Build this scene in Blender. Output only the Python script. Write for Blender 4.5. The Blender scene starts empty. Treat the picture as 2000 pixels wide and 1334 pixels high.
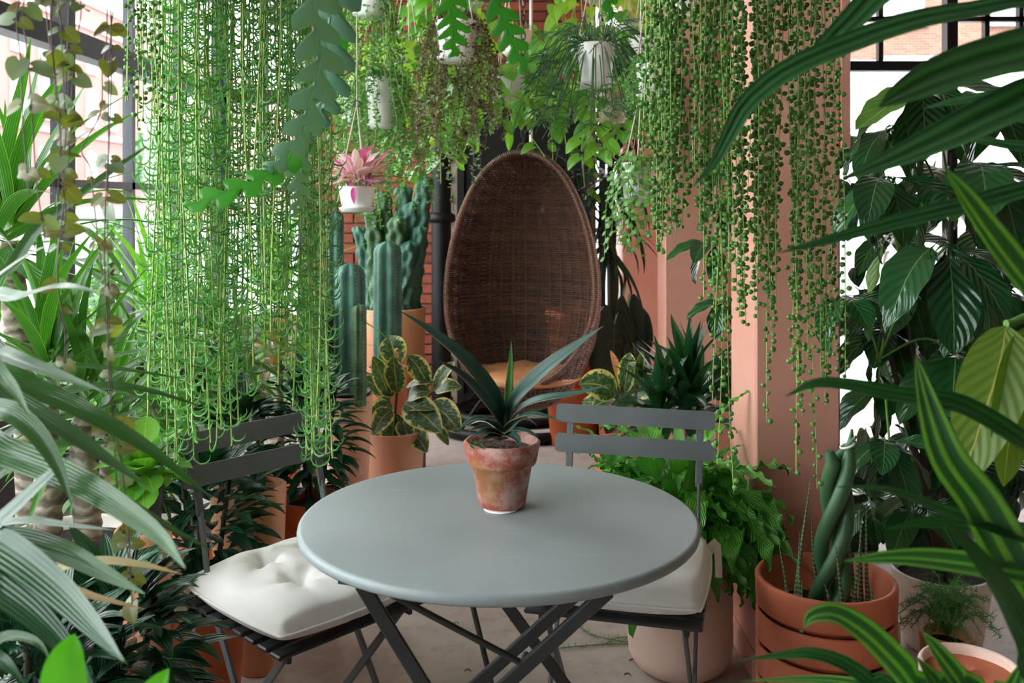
import bpy, math, random
import numpy as np
from mathutils import Vector, Matrix, noise

sc = bpy.context.scene
COL = sc.collection
PI = math.pi
rnd = random.Random(11)
F, CX, HY, ZC = 1876.0, 1000.0, 394.0, 1.35      # focal length (px of a 2000 px frame), principal column, horizon row, eye height

def P(px, py, d):
    """a point seen at column px, row py of the photograph, d metres in front of the eye"""
    return Vector(((px - CX) / F * d, d, ZC - (py - HY) / F * d))

# ------------------------------------------------------------------ camera
cam = bpy.data.cameras.new('camera')
cam_o = bpy.data.objects.new('camera', cam)
COL.objects.link(cam_o)
cam_o.location = (0, 0, ZC)
cam_o.rotation_euler = (PI / 2, 0, 0)
cam.sensor_fit = 'HORIZONTAL'
cam.sensor_width = 36
cam.lens = 36 * F / 2000
cam.shift_y = -(667 - HY) / 2000
cam.clip_start, cam.clip_end = 0.05, 400
cam.dof.use_dof = True
cam.dof.focus_distance = 2.15
cam.dof.aperture_fstop = 7.0
sc.camera = cam_o

# ------------------------------------------------------------------ sky (bright overcast day)
w = bpy.data.worlds.new('overcast_sky')
sc.world = w
w.use_nodes = True
bg = w.node_tree.nodes['Background']
bg.inputs[0].default_value = (0.93, 0.97, 1.0, 1)
bg.inputs[1].default_value = 1.0
sc.view_settings.view_transform = 'Standard'
sc.view_settings.look = 'None'
sc.view_settings.gamma = 1
sc.view_settings.use_curve_mapping = False
sc.view_settings.exposure = 3.38

# ------------------------------------------------------------------ material helpers
MATS = {}
def srgb(c):
    return tuple(((x / 255) / 12.92 if x / 255 <= 0.04045 else ((x / 255 + 0.055) / 1.055) ** 2.4) for x in c) + (1,)

class NT:
    def __init__(s, name):
        s.m = bpy.data.materials.new(name)
        s.m.use_nodes = True
        s.t = s.m.node_tree
        s.t.nodes.clear()
        s.out = s.n('ShaderNodeOutputMaterial')
    def n(s, typ, **kw):
        nd = s.t.nodes.new(typ)
        for k, v in kw.items():
            setattr(nd, k, v)
        return nd
    def l(s, a, b):
        s.t.links.new(a, b)
    def val(s, sock, v):
        if hasattr(v, 'is_output') or isinstance(v, bpy.types.NodeSocket):
            s.l(v, sock)
        else:
            sock.default_value = v
    def math(s, op, a, b=0.0, c=0.0, clamp=False):
        nd = s.n('ShaderNodeMath', operation=op, use_clamp=clamp)
        s.val(nd.inputs[0], a); s.val(nd.inputs[1], b); s.val(nd.inputs[2], c)
        return nd.outputs[0]
    def mix(s, fac, a, b):
        nd = s.n('ShaderNodeMix', data_type='RGBA')
        s.val(nd.inputs[0], fac); s.val(nd.inputs[6], a); s.val(nd.inputs[7], b)
        return nd.outputs[2]
    def step(s, x, e0, e1):
        nd = s.n('ShaderNodeMapRange', interpolation_type='SMOOTHSTEP')
        s.val(nd.inputs[0], x)
        nd.inputs[1].default_value, nd.inputs[2].default_value = e0, e1
        return nd.outputs[0]
    def noise(s, scale, detail=3.0, vec=None, rough=0.55):
        nd = s.n('ShaderNodeTexNoise')
        nd.inputs['Scale'].default_value = scale
        nd.inputs['Detail'].default_value = detail
        nd.inputs['Roughness'].default_value = rough
        if vec is not None:
            s.l(vec, nd.inputs['Vector'])
        return nd.outputs['Fac']
    def coords(s, which='Object'):
        return s.n('ShaderNodeTexCoord').outputs[which]
    def bump(s, h, strength=0.3, dist=0.01):
        nd = s.n('ShaderNodeBump')
        nd.inputs['Strength'].default_value = strength
        nd.inputs['Distance'].default_value = dist
        s.l(h, nd.inputs['Height'])
        return nd.outputs[0]
    def principled(s, col, rough=0.5, metal=0.0, normal=None, spec=0.5, coat=0.0, sheen=0.0):
        b = s.n('ShaderNodeBsdfPrincipled')
        s.val(b.inputs['Base Color'], col)
        s.val(b.inputs['Roughness'], rough)
        b.inputs['Metallic'].default_value = metal
        b.inputs['Specular IOR Level'].default_value = spec
        b.inputs['Coat Weight'].default_value = coat
        b.inputs['Sheen Weight'].default_value = sheen
        if normal is not None:
            s.l(normal, b.inputs['Normal'])
        return b.outputs[0]
    def done(s, sh):
        s.l(sh, s.out.inputs[0])
        MATS[s.m.name] = s.m
        return s.m

def plain(name, rgb, rough=0.5, metal=0.0, var=0.12, nscale=8.0, bump=0.0, bscale=60.0, spec=0.5, coords='Object'):
    t = NT(name)
    v = t.coords(coords)
    c = srgb(rgb)
    dark = tuple(x * (1 - var * 2.2) for x in c[:3]) + (1,)
    light = tuple(min(1, x * (1 + var)) for x in c[:3]) + (1,)
    f = t.step(t.noise(nscale, 5, v), 0.3, 0.7)
    nm = t.bump(t.noise(bscale, 4, v), bump, 0.004) if bump else None
    return t.done(t.principled(t.mix(f, dark, light), rough, metal, nm, spec))

def leafmat(name, rgb, rgb2=None, rib=None, edge=None, rough=0.36, trans=0.22, stripes=None, ribw=0.05, edgew=0.88,
            variegate=None, veins=0.0, veincol=None, spec=0.5, bumpy=0.25, hue=0.25):
    """leaf skin: u runs across the blade, v along it; each leaf object gets its own tint"""
    t = NT(name)
    uv = t.n('ShaderNodeUVMap').outputs[0]
    sep = t.n('ShaderNodeSeparateXYZ'); t.l(uv, sep.inputs[0])
    u, v = sep.outputs[0], sep.outputs[1]
    du = t.math('ABSOLUTE', t.math('MULTIPLY_ADD', u, 2.0, -1.0))
    oi = t.n('ShaderNodeObjectInfo')
    gi = t.n('ShaderNodeNewGeometry')
    r = t.math('FRACT', t.math('ADD', oi.outputs['Random'], gi.outputs['Random Per Island']))
    a = srgb(rgb); b = srgb(rgb2 or tuple(int(x * 0.72) for x in rgb))
    nz = t.noise(9, 3, t.coords('Object'))
    f = t.math('ADD', t.math('MULTIPLY', r, 0.75), t.math('MULTIPLY', nz, 0.4), clamp=True)
    col = t.mix(f, a, b)
    h = None
    if stripes:
        n_, c_, amt = stripes
        sw = t.math('SINE', t.math('MULTIPLY', u, n_ * 2 * PI))
        nn = t.noise(5, 2, t.coords('Object'))
        sw = t.math('ADD', sw, t.math('MULTIPLY_ADD', nn, 1.6, -0.8))
        col = t.mix(t.math('MULTIPLY', t.step(sw, -0.1, 0.9), amt), col, srgb(c_))
        h = sw
    if variegate:
        cvec = t.n('ShaderNodeCombineXYZ')
        t.l(t.math('ADD', t.math('MULTIPLY', u, 1.6), t.math('MULTIPLY', oi.outputs['Random'], 37.0)), cvec.inputs[0])
        t.l(t.math('MULTIPLY', v, 2.6), cvec.inputs[1])
        nv = t.noise(2.6, 4, cvec.outputs[0], 0.65)
        m = t.math('ADD', du, t.math('MULTIPLY_ADD', nv, 1.5, -0.75))
        m = t.step(m, 0.74, 0.84)
        col = t.mix(m, col, srgb(variegate))
        grey = t.step(t.noise(4.2, 3, cvec.outputs[0]), 0.5, 0.56)
        col = t.mix(t.math('MULTIPLY', grey, 0.38), col, srgb((150, 165, 120)))
    if veins:
        ch = t.math('SINE', t.math('MULTIPLY', t.math('ADD', v, t.math('MULTIPLY', du, -0.28)), veins * 2 * PI))
        vl = t.step(ch, 0.86, 1.0)
        col = t.mix(t.math('MULTIPLY', vl, 0.22), col, srgb(veincol or rib or (150, 190, 110)))
        h = ch if h is None else t.math('ADD', h, ch)
    if rib:
        col = t.mix(t.step(du, ribw, ribw * 0.35), col, srgb(rib))
    if edge:
        col = t.mix(t.step(du, edgew, min(1, edgew + 0.08)), col, srgb(edge))
    nm = t.bump(h, bumpy, 0.002) if h is not None else None
    p = t.principled(col, rough, 0, nm, spec)
    tr = t.n('ShaderNodeBsdfTranslucent')
    bright = t.n('ShaderNodeMix', data_type='RGBA', blend_type='MULTIPLY')
    bright.inputs[0].default_value = 1
    t.l(col, bright.inputs[6]); bright.inputs[7].default_value = (1.5, 1.7, 0.6, 1)
    t.l(bright.outputs[2], tr.inputs[0])
    mx = t.n('ShaderNodeMixShader'); mx.inputs[0].default_value = trans
    t.l(p, mx.inputs[1]); t.l(tr.outputs[0], mx.inputs[2])
    return t.done(mx.outputs[0])

# ------------------------------------------------------------------ mesh helpers
def lerp(a, b, t): return a + (b - a) * t
def vec(*a): return np.array(a, float)
def unit(v):
    v = np.asarray(v, float); n = np.linalg.norm(v)
    return v / n if n > 1e-12 else v

def smooth(pts, n, radii=None):
    """Catmull-Rom through pts, n samples; radii interpolated along"""
    p = np.array([tuple(q) for q in pts], float)
    m = len(p)
    ext = np.vstack([2 * p[0] - p[1], p, 2 * p[-1] - p[-2]])
    ts = np.linspace(0, m - 1, n)
    i = np.minimum(ts.astype(int), m - 2)
    f = (ts - i)[:, None]
    p0, p1, p2, p3 = ext[i], ext[i + 1], ext[i + 2], ext[i + 3]
    out = 0.5 * (2 * p1 + (p2 - p0) * f + (2 * p0 - 5 * p1 + 4 * p2 - p3) * f ** 2 + (-p0 + 3 * p1 - 3 * p2 + p3) * f ** 3)
    if radii is not None:
        return out, np.interp(ts, range(m), radii)
    return out

def tangents(p):
    t = np.gradient(p, axis=0)
    return t / np.maximum(np.linalg.norm(t, axis=1, keepdims=True), 1e-9)

def tube_grid(path, rad, n=8, squash=1.0):
    p = np.array([tuple(q) for q in path], float)
    m = len(p)
    rad = np.broadcast_to(np.asarray(rad, float), (m,))
    t = tangents(p)
    ref = vec(0, 0, 1) if abs(t[0][2]) < 0.9 else vec(1, 0, 0)
    nx = unit(np.cross(ref, t[0]))
    N = np.empty((m, 3))
    for i in range(m):
        nx = unit(nx - t[i] * nx.dot(t[i])); N[i] = nx
    B = np.cross(t, N)
    a = np.linspace(0, 2 * PI, n, endpoint=False)
    return p[:, None] + rad[:, None, None] * (N[:, None] * np.cos(a)[None, :, None] + B[:, None] * np.sin(a)[None, :, None] * squash)

class MB:
    def __init__(s):
        s.v, s.q, s.t, s.uv, s.n, s.flat = [], [], [], [], 0, False
    def add(s, verts, quads=None, tris=None, uv=None):
        verts = np.asarray(verts, float).reshape(-1, 3)
        if quads is not None and len(quads): s.q.append(np.asarray(quads, np.int64) + s.n)
        if tris is not None and len(tris): s.t.append(np.asarray(tris, np.int64) + s.n)
        s.v.append(verts)
        s.uv.append(np.zeros((len(verts), 2)) if uv is None else np.asarray(uv, float).reshape(-1, 2))
        s.n += len(verts)
        return s
    def grid(s, g, wrap=False, cap0=False, cap1=False, wrapm=False):
        m, n, _ = g.shape
        i, j = np.meshgrid(np.arange(m if wrapm else m - 1), np.arange(n if wrap else n - 1), indexing='ij')
        i, j = i.ravel(), j.ravel()
        i2, j2 = (i + 1) % m, (j + 1) % n
        q = np.stack([i * n + j, i * n + j2, i2 * n + j2, i2 * n + j], 1)
        uu, vv = np.meshgrid(np.linspace(0, 1, n), np.linspace(0, 1, m))
        base = s.n
        s.add(g, q, uv=np.stack([uu, vv], -1))
        for flag, row, rev in ((cap0, 0, True), (cap1, m - 1, False)):
            if flag:
                c = g[row].mean(0)
                idx = np.arange(n); nx = (idx + 1) % n
                tri = np.stack([idx, nx, np.full(n, n)], 1)
                if rev: tri = tri[:, ::-1]
                s.add(np.vstack([g[row], c]), tris=tri)
        return s
    def tube(s, path, rad, n=8, caps=True, squash=1.0):
        return s.grid(tube_grid(path, rad, n, squash), True, caps, caps)
    def ring(s, path, rad, n=8):
        p = np.array([tuple(q) for q in path], float)
        pp = np.vstack([p[-1], p, p[0], p[1]])
        g = tube_grid(pp, rad, n)[1:-2]
        return s.grid(g, True, wrapm=True)
    def lathe(s, prof, c=(0, 0, 0), n=32, cap0=False, cap1=False):
        a = np.linspace(0, 2 * PI, n, endpoint=False)
        pr = np.asarray(prof, float)
        g = np.stack([pr[:, 0:1] * np.cos(a), pr[:, 0:1] * np.sin(a), np.repeat(pr[:, 1:2], n, 1)], -1) + np.asarray(tuple(c), float)
        return s.grid(g, True, cap0, cap1)
    def box(s, c, size, rot=None, ch=0.0):
        """a box, chamfered by ch on all its edges"""
        h = np.asarray(size, float) / 2
        if ch <= 0:
            v = np.array([(x, y, z) for x in (-1, 1) for y in (-1, 1) for z in (-1, 1)], float) * h
            q = [(0, 1, 3, 2), (4, 6, 7, 5), (0, 4, 5, 1), (2, 3, 7, 6), (0, 2, 6, 4), (1, 5, 7, 3)]
            tr = None
        else:
            v, idx = [], {}
            for x in (-1, 1):
                for y in (-1, 1):
                    for z in (-1, 1):
                        for ax in range(3):
                            p = h * (x, y, z) - ch * np.array([x, y, z]); p[ax] = h[ax] * (x, y, z)[ax]
                            idx[(x, y, z, ax)] = len(v); v.append(p)
            q, tr = [], []
            for ax in range(3):
                a, b = (ax + 1) % 3, (ax + 2) % 3
                for sg in (-1, 1):
                    cor = []
                    for sa, sb in ((-1, -1), (1, -1), (1, 1), (-1, 1)):
                        k = [0, 0, 0]; k[ax], k[a], k[b] = sg, sa, sb
                        cor.append(idx[tuple(k) + (ax,)])
                    q.append(cor if sg > 0 else cor[::-1])
                for sa in (-1, 1):
                    for sb in (-1, 1):
                        k0 = [0, 0, 0]; k1 = [0, 0, 0]
                        k0[ax], k1[ax] = -1, 1; k0[a] = k1[a] = sa; k0[b] = k1[b] = sb
                        e = [idx[tuple(k0) + (a,)], idx[tuple(k1) + (a,)], idx[tuple(k1) + (b,)], idx[tuple(k0) + (b,)]]
                        q.append(e if sa * sb < 0 else e[::-1])
            for x in (-1, 1):
                for y in (-1, 1):
                    for z in (-1, 1):
                        e = [idx[(x, y, z, 0)], idx[(x, y, z, 1)], idx[(x, y, z, 2)]]
                        tr.append(e if x * y * z > 0 else e[::-1])
        v = np.asarray(v, float)
        if rot is not None:
            v = v @ np.asarray(rot, float).T
        s.flat = True
        return s.add(v + np.asarray(tuple(c), float), q, tr)
    def bar(s, p0, p1, wd, th, nrm=(0, 0, 1), ch=0.0):
        """a flat bar from p0 to p1; wd across, th along nrm"""
        p0, p1 = np.asarray(tuple(p0), float), np.asarray(tuple(p1), float)
        y = unit(p1 - p0); x = unit(np.cross(y, np.asarray(tuple(nrm), float))); z = np.cross(x, y)
        return s.box((p0 + p1) / 2, (wd, np.linalg.norm(p1 - p0), th), np.stack([x, y, z], 1), ch)
    def inst(s, tv, tq, tt, R, L, tuv=None):
        """copies of a template: R (N,3,3) columns = axes, L (N,3)"""
        N = len(L); k = len(tv)
        V = np.einsum('nij,kj->nki', R, tv) + L[:, None]
        off = (np.arange(N) * k)[:, None, None]
        q = (np.asarray(tq)[None] + off).reshape(-1, 4) if tq is not None and len(tq) else None
        t = (np.asarray(tt)[None] + off).reshape(-1, 3) if tt is not None and len(tt) else None
        uv = np.tile(tuv, (N, 1)) if tuv is not None else None
        return s.add(V.reshape(-1, 3), q, t, uv)
    def mesh(s, name, mat, flat=None):
        me = bpy.data.meshes.new(name)
        if not s.v: return me
        V = np.vstack(s.v); UV = np.vstack(s.uv)
        Q = np.vstack(s.q) if s.q else np.zeros((0, 4), np.int64)
        T = np.vstack(s.t) if s.t else np.zeros((0, 3), np.int64)
        li = np.concatenate([Q.ravel(), T.ravel()]).astype(np.int32)
        npoly = len(Q) + len(T)
        ls = np.concatenate([np.arange(len(Q)) * 4, len(Q) * 4 + np.arange(len(T)) * 3]).astype(np.int32)
        me.vertices.add(len(V)); me.vertices.foreach_set('co', V.astype(np.float32).ravel())
        me.loops.add(len(li)); me.loops.foreach_set('vertex_index', li)
        me.polygons.add(npoly); me.polygons.foreach_set('loop_start', ls)
        sm = not (s.flat if flat is None else flat)
        me.polygons.foreach_set('use_smooth', np.full(npoly, sm))
        uvl = me.uv_layers.new(name='UVMap')
        uvl.data.foreach_set('uv', UV[li].astype(np.float32).ravel())
        me.update(calc_edges=True)
        if mat is not None: me.materials.append(MATS[mat])
        return me
    def build(s, name, mat, parent=None, flat=None, **kw):
        return link(name, s.mesh(name, mat, flat), parent, **kw)

def link(name, data, parent=None, M=None, label=None, kind=None):
    """links an object; geometry is in world space unless M (its world matrix) is given; roots are Empties that are only moved"""
    o = bpy.data.objects.new(name, data)
    COL.objects.link(o)
    if parent is not None:
        o.parent = parent
        base = parent
        off = Vector((0, 0, 0))
        while base is not None:
            off += base.location; base = base.parent
        M = Matrix.Translation(-off) @ (M if M is not None else Matrix())
    if M is not None: o.matrix_basis = M
    if label: o['label'] = label
    if kind: o['kind'] = kind
    return o

def thing(name, label, cat, loc, group=None):
    o = bpy.data.objects.new(name, None)
    COL.objects.link(o)
    o.empty_display_size = 0.05
    o.location = tuple(loc)
    o['label'] = label; o['category'] = cat
    if group: o['group'] = group
    return o

def tag(o, label, cat, group=None):
    o['label'] = label; o['category'] = cat
    if group: o['group'] = group
    return o

def setting(o):
    o['kind'] = 'structure'
    return o

def frameM(loc, d, nrm, sx=1.0, sy=None, sz=None):
    y = Vector(tuple(d)).normalized()
    n = Vector(tuple(nrm))
    x = y.cross(n)
    if x.length < 1e-5: x = y.cross(Vector((1, 0.3, 0)))
    x.normalize(); z = x.cross(y)
    sy = sx if sy is None else sy; sz = sx if sz is None else sz
    M = Matrix((x * sx, y * sy, z * sz)).transposed().to_4x4()
    M.translation = Vector(tuple(loc))
    return M

# ------------------------------------------------------------------ leaves
def width(prof, t):
    t = np.asarray(t, float)
    if prof == 'strap':
        return (0.45 + 0.55 * np.clip(t / 0.35, 0, 1) ** 0.8) * np.clip(1 - t ** 2.6, 0, 1) ** 0.9
    if prof == 'sword':
        return (0.55 + 0.45 * np.sin(np.clip(t / 0.5, 0, 1) * PI / 2)) * np.clip(1 - t ** 1.7, 0, 1)
    if prof == 'lance':
        return np.sin(PI * np.clip(t, 0, 1) ** 0.72) ** 0.85
    if prof == 'ovate':
        return np.sin(PI * np.clip(t, 0, 1) ** 0.85) ** 0.68
    if prof == 'round':
        return np.sqrt(np.clip(1 - (2 * t - 1) ** 2, 0, 1))
    if prof == 'heart':
        return np.clip(1 - t ** 1.5, 0, 1) ** 0.85 * (0.82 + 0.55 * t)
    return np.ones_like(t)

LEAF = {}
def leaf_mesh(mat, W=0.12, prof='strap', droop=0.6, fold=0.15, wave=0.0, seg=9, across=5, lobe=0.0, base=0.0, v=0, curl=0.0, nwave=4):
    """a unit-long leaf from the origin along +Y, top side +Z, bending down by `droop` radians"""
    key = (mat, W, prof, droop, fold, wave, seg, across, lobe, base, v, curl)
    if key in LEAF: return LEAF[key]
    r = random.Random(hash((W, droop, v)) & 0xffff)
    t = np.linspace(0, 1, seg + 1)
    ang = -droop * t ** 1.3 + (0.12 * np.sin(t * 5 + v) if v else 0)
    st = 1.0 / seg
    y = np.concatenate([[0], np.cumsum(np.cos(ang[:-1]) * st)])
    z = np.concatenate([[0], np.cumsum(np.sin(ang[:-1]) * st)])
    xs = 0.04 * v * np.sin(t * 2.2 + v)
    path = np.stack([xs, y, z], 1)
    nrm = np.stack([np.zeros(seg + 1), -np.sin(ang), np.cos(ang)], 1)
    tan = np.stack([np.zeros(seg + 1), np.cos(ang), np.sin(ang)], 1)
    wd = W * 0.5 * width(prof, np.clip((t - base) / (1 - base), 0, 1))
    wd = np.maximum(wd, W * 0.02)
    if base: wd = np.where(t <= base, W * 0.03, wd)
    s = np.linspace(-1, 1, across)
    ph = r.random() * 6
    g = path[:, None] + s[None, :, None] * wd[:, None, None] * vec(1, 0, 0)
    hgt = fold * np.abs(s)[None] * wd[:, None] - curl * (s[None] ** 2) * wd[:, None]
    if wave:
        hgt = hgt + wave * W * (np.abs(s)[None] ** 2) * np.sin(t[:, None] * nwave * 2 * PI + ph + np.sign(s)[None] * 0.9)
    g = g + hgt[..., None] * nrm[:, None]
    if lobe:
        g = g - (lobe * np.sin(PI * np.abs(s)[None] ** 0.85) * ((1 - t)[:, None] ** 2))[..., None] * tan[:, None]
    me = MB().grid(g).mesh('leaf', mat)
    LEAF[key] = me
    return me

def blade(pts, wpx, nrm=(0, -0.45, 0.9), prof='strap', fold=0.2, n=16, across=5, wave=0.0, thick=0.0, twist=0.0, curl=0.0):
    """one leaf along control points in space; wpx = full width in metres"""
    p = smooth(pts, n) if len(pts) > 2 else np.linspace(np.array(tuple(pts[0])), np.array(tuple(pts[1])), n)
    t = np.linspace(0, 1, n)
    T = tangents(p)
    N0 = np.broadcast_to(np.asarray(nrm, float), p.shape)
    S = np.cross(T, N0); S /= np.maximum(np.linalg.norm(S, axis=1, keepdims=True), 1e-6)
    N = np.cross(S, T)
    if twist:
        a = twist * t
        S, N = S * np.cos(a)[:, None] + N * np.sin(a)[:, None], N * np.cos(a)[:, None] - S * np.sin(a)[:, None]
    wd = 0.5 * wpx * np.maximum(width(prof, t), 0.02)
    s = np.linspace(-1, 1, across)
    h = fold * np.abs(s)[None] * wd[:, None] - curl * (s ** 2)[None] * wd[:, None]
    if wave:
        h = h + wave * wpx * (np.abs(s)[None]) * np.sin(t[:, None] * 18 + s[None])
    g = p[:, None] + s[None, :, None] * wd[:, None, None] * S[:, None] + h[..., None] * N[:, None]
    mb = MB()
    if thick:
        g2 = g[:, ::-1] - (thick * (1 - 0.7 * np.abs(s[::-1])) [None, :, None]) * np.clip(wd / (0.5 * wpx), 0.1, 1)[:, None, None] * N[:, None]
        gg = np.concatenate([g, g2], 1)
        mb.grid(gg, True, True, True)
        # blade colours use u across: rebuild u so both sides run 0..1
        uu = np.concatenate([np.linspace(0, 1, across), np.linspace(1, 0, across)])
        mb.uv[0] = np.stack([np.tile(uu, n), np.repeat(t, 2 * across)], 1)
    else:
        mb.grid(g)
    return mb

def jit(a): return rnd.uniform(-a, a)
def golden(i, off=0.0): return i * 2.399963 + off

def rosette(root, c, n, length, mat, W=0.09, el=(80, -10), prof='strap', droops=(0.3, 1.5), fold=0.25, rise=0.0, name='leaf', seg=8,
            wave=0.0, off=None, jl=0.2, az=None, v=0, across=5, clear=None):
    """n leaves spiralling round an axis at c: inner ones upright, outer ones arching"""
    off = rnd.random() * 6 if off is None else off
    for i in range(n):
        f = (i + 0.5) / n
        a = golden(i, off) if az is None else math.radians(lerp(az[0], az[1], rnd.random()))
        e = math.radians(lerp(el[0], el[1], f) + jit(8))
        d = Vector((math.cos(e) * math.cos(a), math.cos(e) * math.sin(a), math.sin(e)))
        up = Vector((-math.sin(e) * math.cos(a), -math.sin(e) * math.sin(a), math.cos(e)))
        up = up + Vector((jit(0.25), jit(0.25), 0))
        k = min(4, int(f * 5))
        dr = round(lerp(droops[0], droops[1], k / 4), 3)
        L = length * (1 + jit(jl)) * lerp(0.8, 1.05, math.sin(min(1, f * 1.4) * PI / 2))
        me = leaf_mesh(mat, W, prof, dr, fold, wave, seg, across, v=(i % 3 if v else 0))
        b = Vector(tuple(c)) + Vector((d.x * 0.008, d.y * 0.008, rise * (0.5 - f)))
        if clear is not None and not all(clear(b + d * L * k_) for k_ in (0.4, 0.7, 1.0)): continue
        link(name, me, root, frameM(b, d, up, L))

# ------------------------------------------------------------------ pots
def pot_prof(r0, r1, h, wall=0.010, band=0.0, bandw=0.012, round_=0.0, inner=0.04):
    """outside bottom -> rim -> inside, r0 bottom radius, r1 top radius; band = height of a thick rim band"""
    p = [(0.0, 0.0)]
    if round_:
        for k in range(7):
            a = k / 6 * PI / 2
            p.append((r0 - round_ + round_ * math.sin(a), round_ - round_ * math.cos(a)))
    else:
        p += [(r0 - 0.004, 0.0), (r0, 0.004)]
    hb = h - band
    if band:
        rb = lerp(r0, r1, hb / h)
        p += [(rb, hb - 0.002), (rb + bandw * 0.7, hb), (rb + bandw, hb + 0.005), (r1 + bandw, h - 0.004), (r1 + bandw - 0.004, h)]
        ro = r1 + bandw
    else:
        p += [(lerp(r0, r1, 0.5), h * 0.5), (r1, h - 0.004), (r1 - 0.003, h)]
        ro = r1
    p += [(ro - wall, h), (ro - wall - 0.003, h - 0.006), (lerp(r0, r1, 1 - inner / h) - wall, h - inner), (0.0, h - inner)]
    return p

def make_pot(root, c, r0, r1, h, mat, soil='soil', inner=0.03, n=40, name='pot', **kw):
    o = MB().lathe(pot_prof(r0, r1, h, inner=inner + 0.02, **kw), c, n).build(name, mat, root)
    if soil:
        rs = lerp(r0, r1, 1 - inner / h) - kw.get('wall', 0.010) + 0.002
        g = []
        for k in range(5):
            rr = rs * (1 - k / 4.0)
            a = np.linspace(0, 2 * PI, 20, endpoint=False)
            g.append(np.stack([c[0] + rr * np.cos(a), c[1] + rr * np.sin(a), np.array([c[2] + h - inner + 0.006 * math.sin(3 * x + k * 2) * (k > 0) for x in a])], 1))
        MB().grid(np.array(g), True).build('soil', soil, root)
    return o
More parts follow.
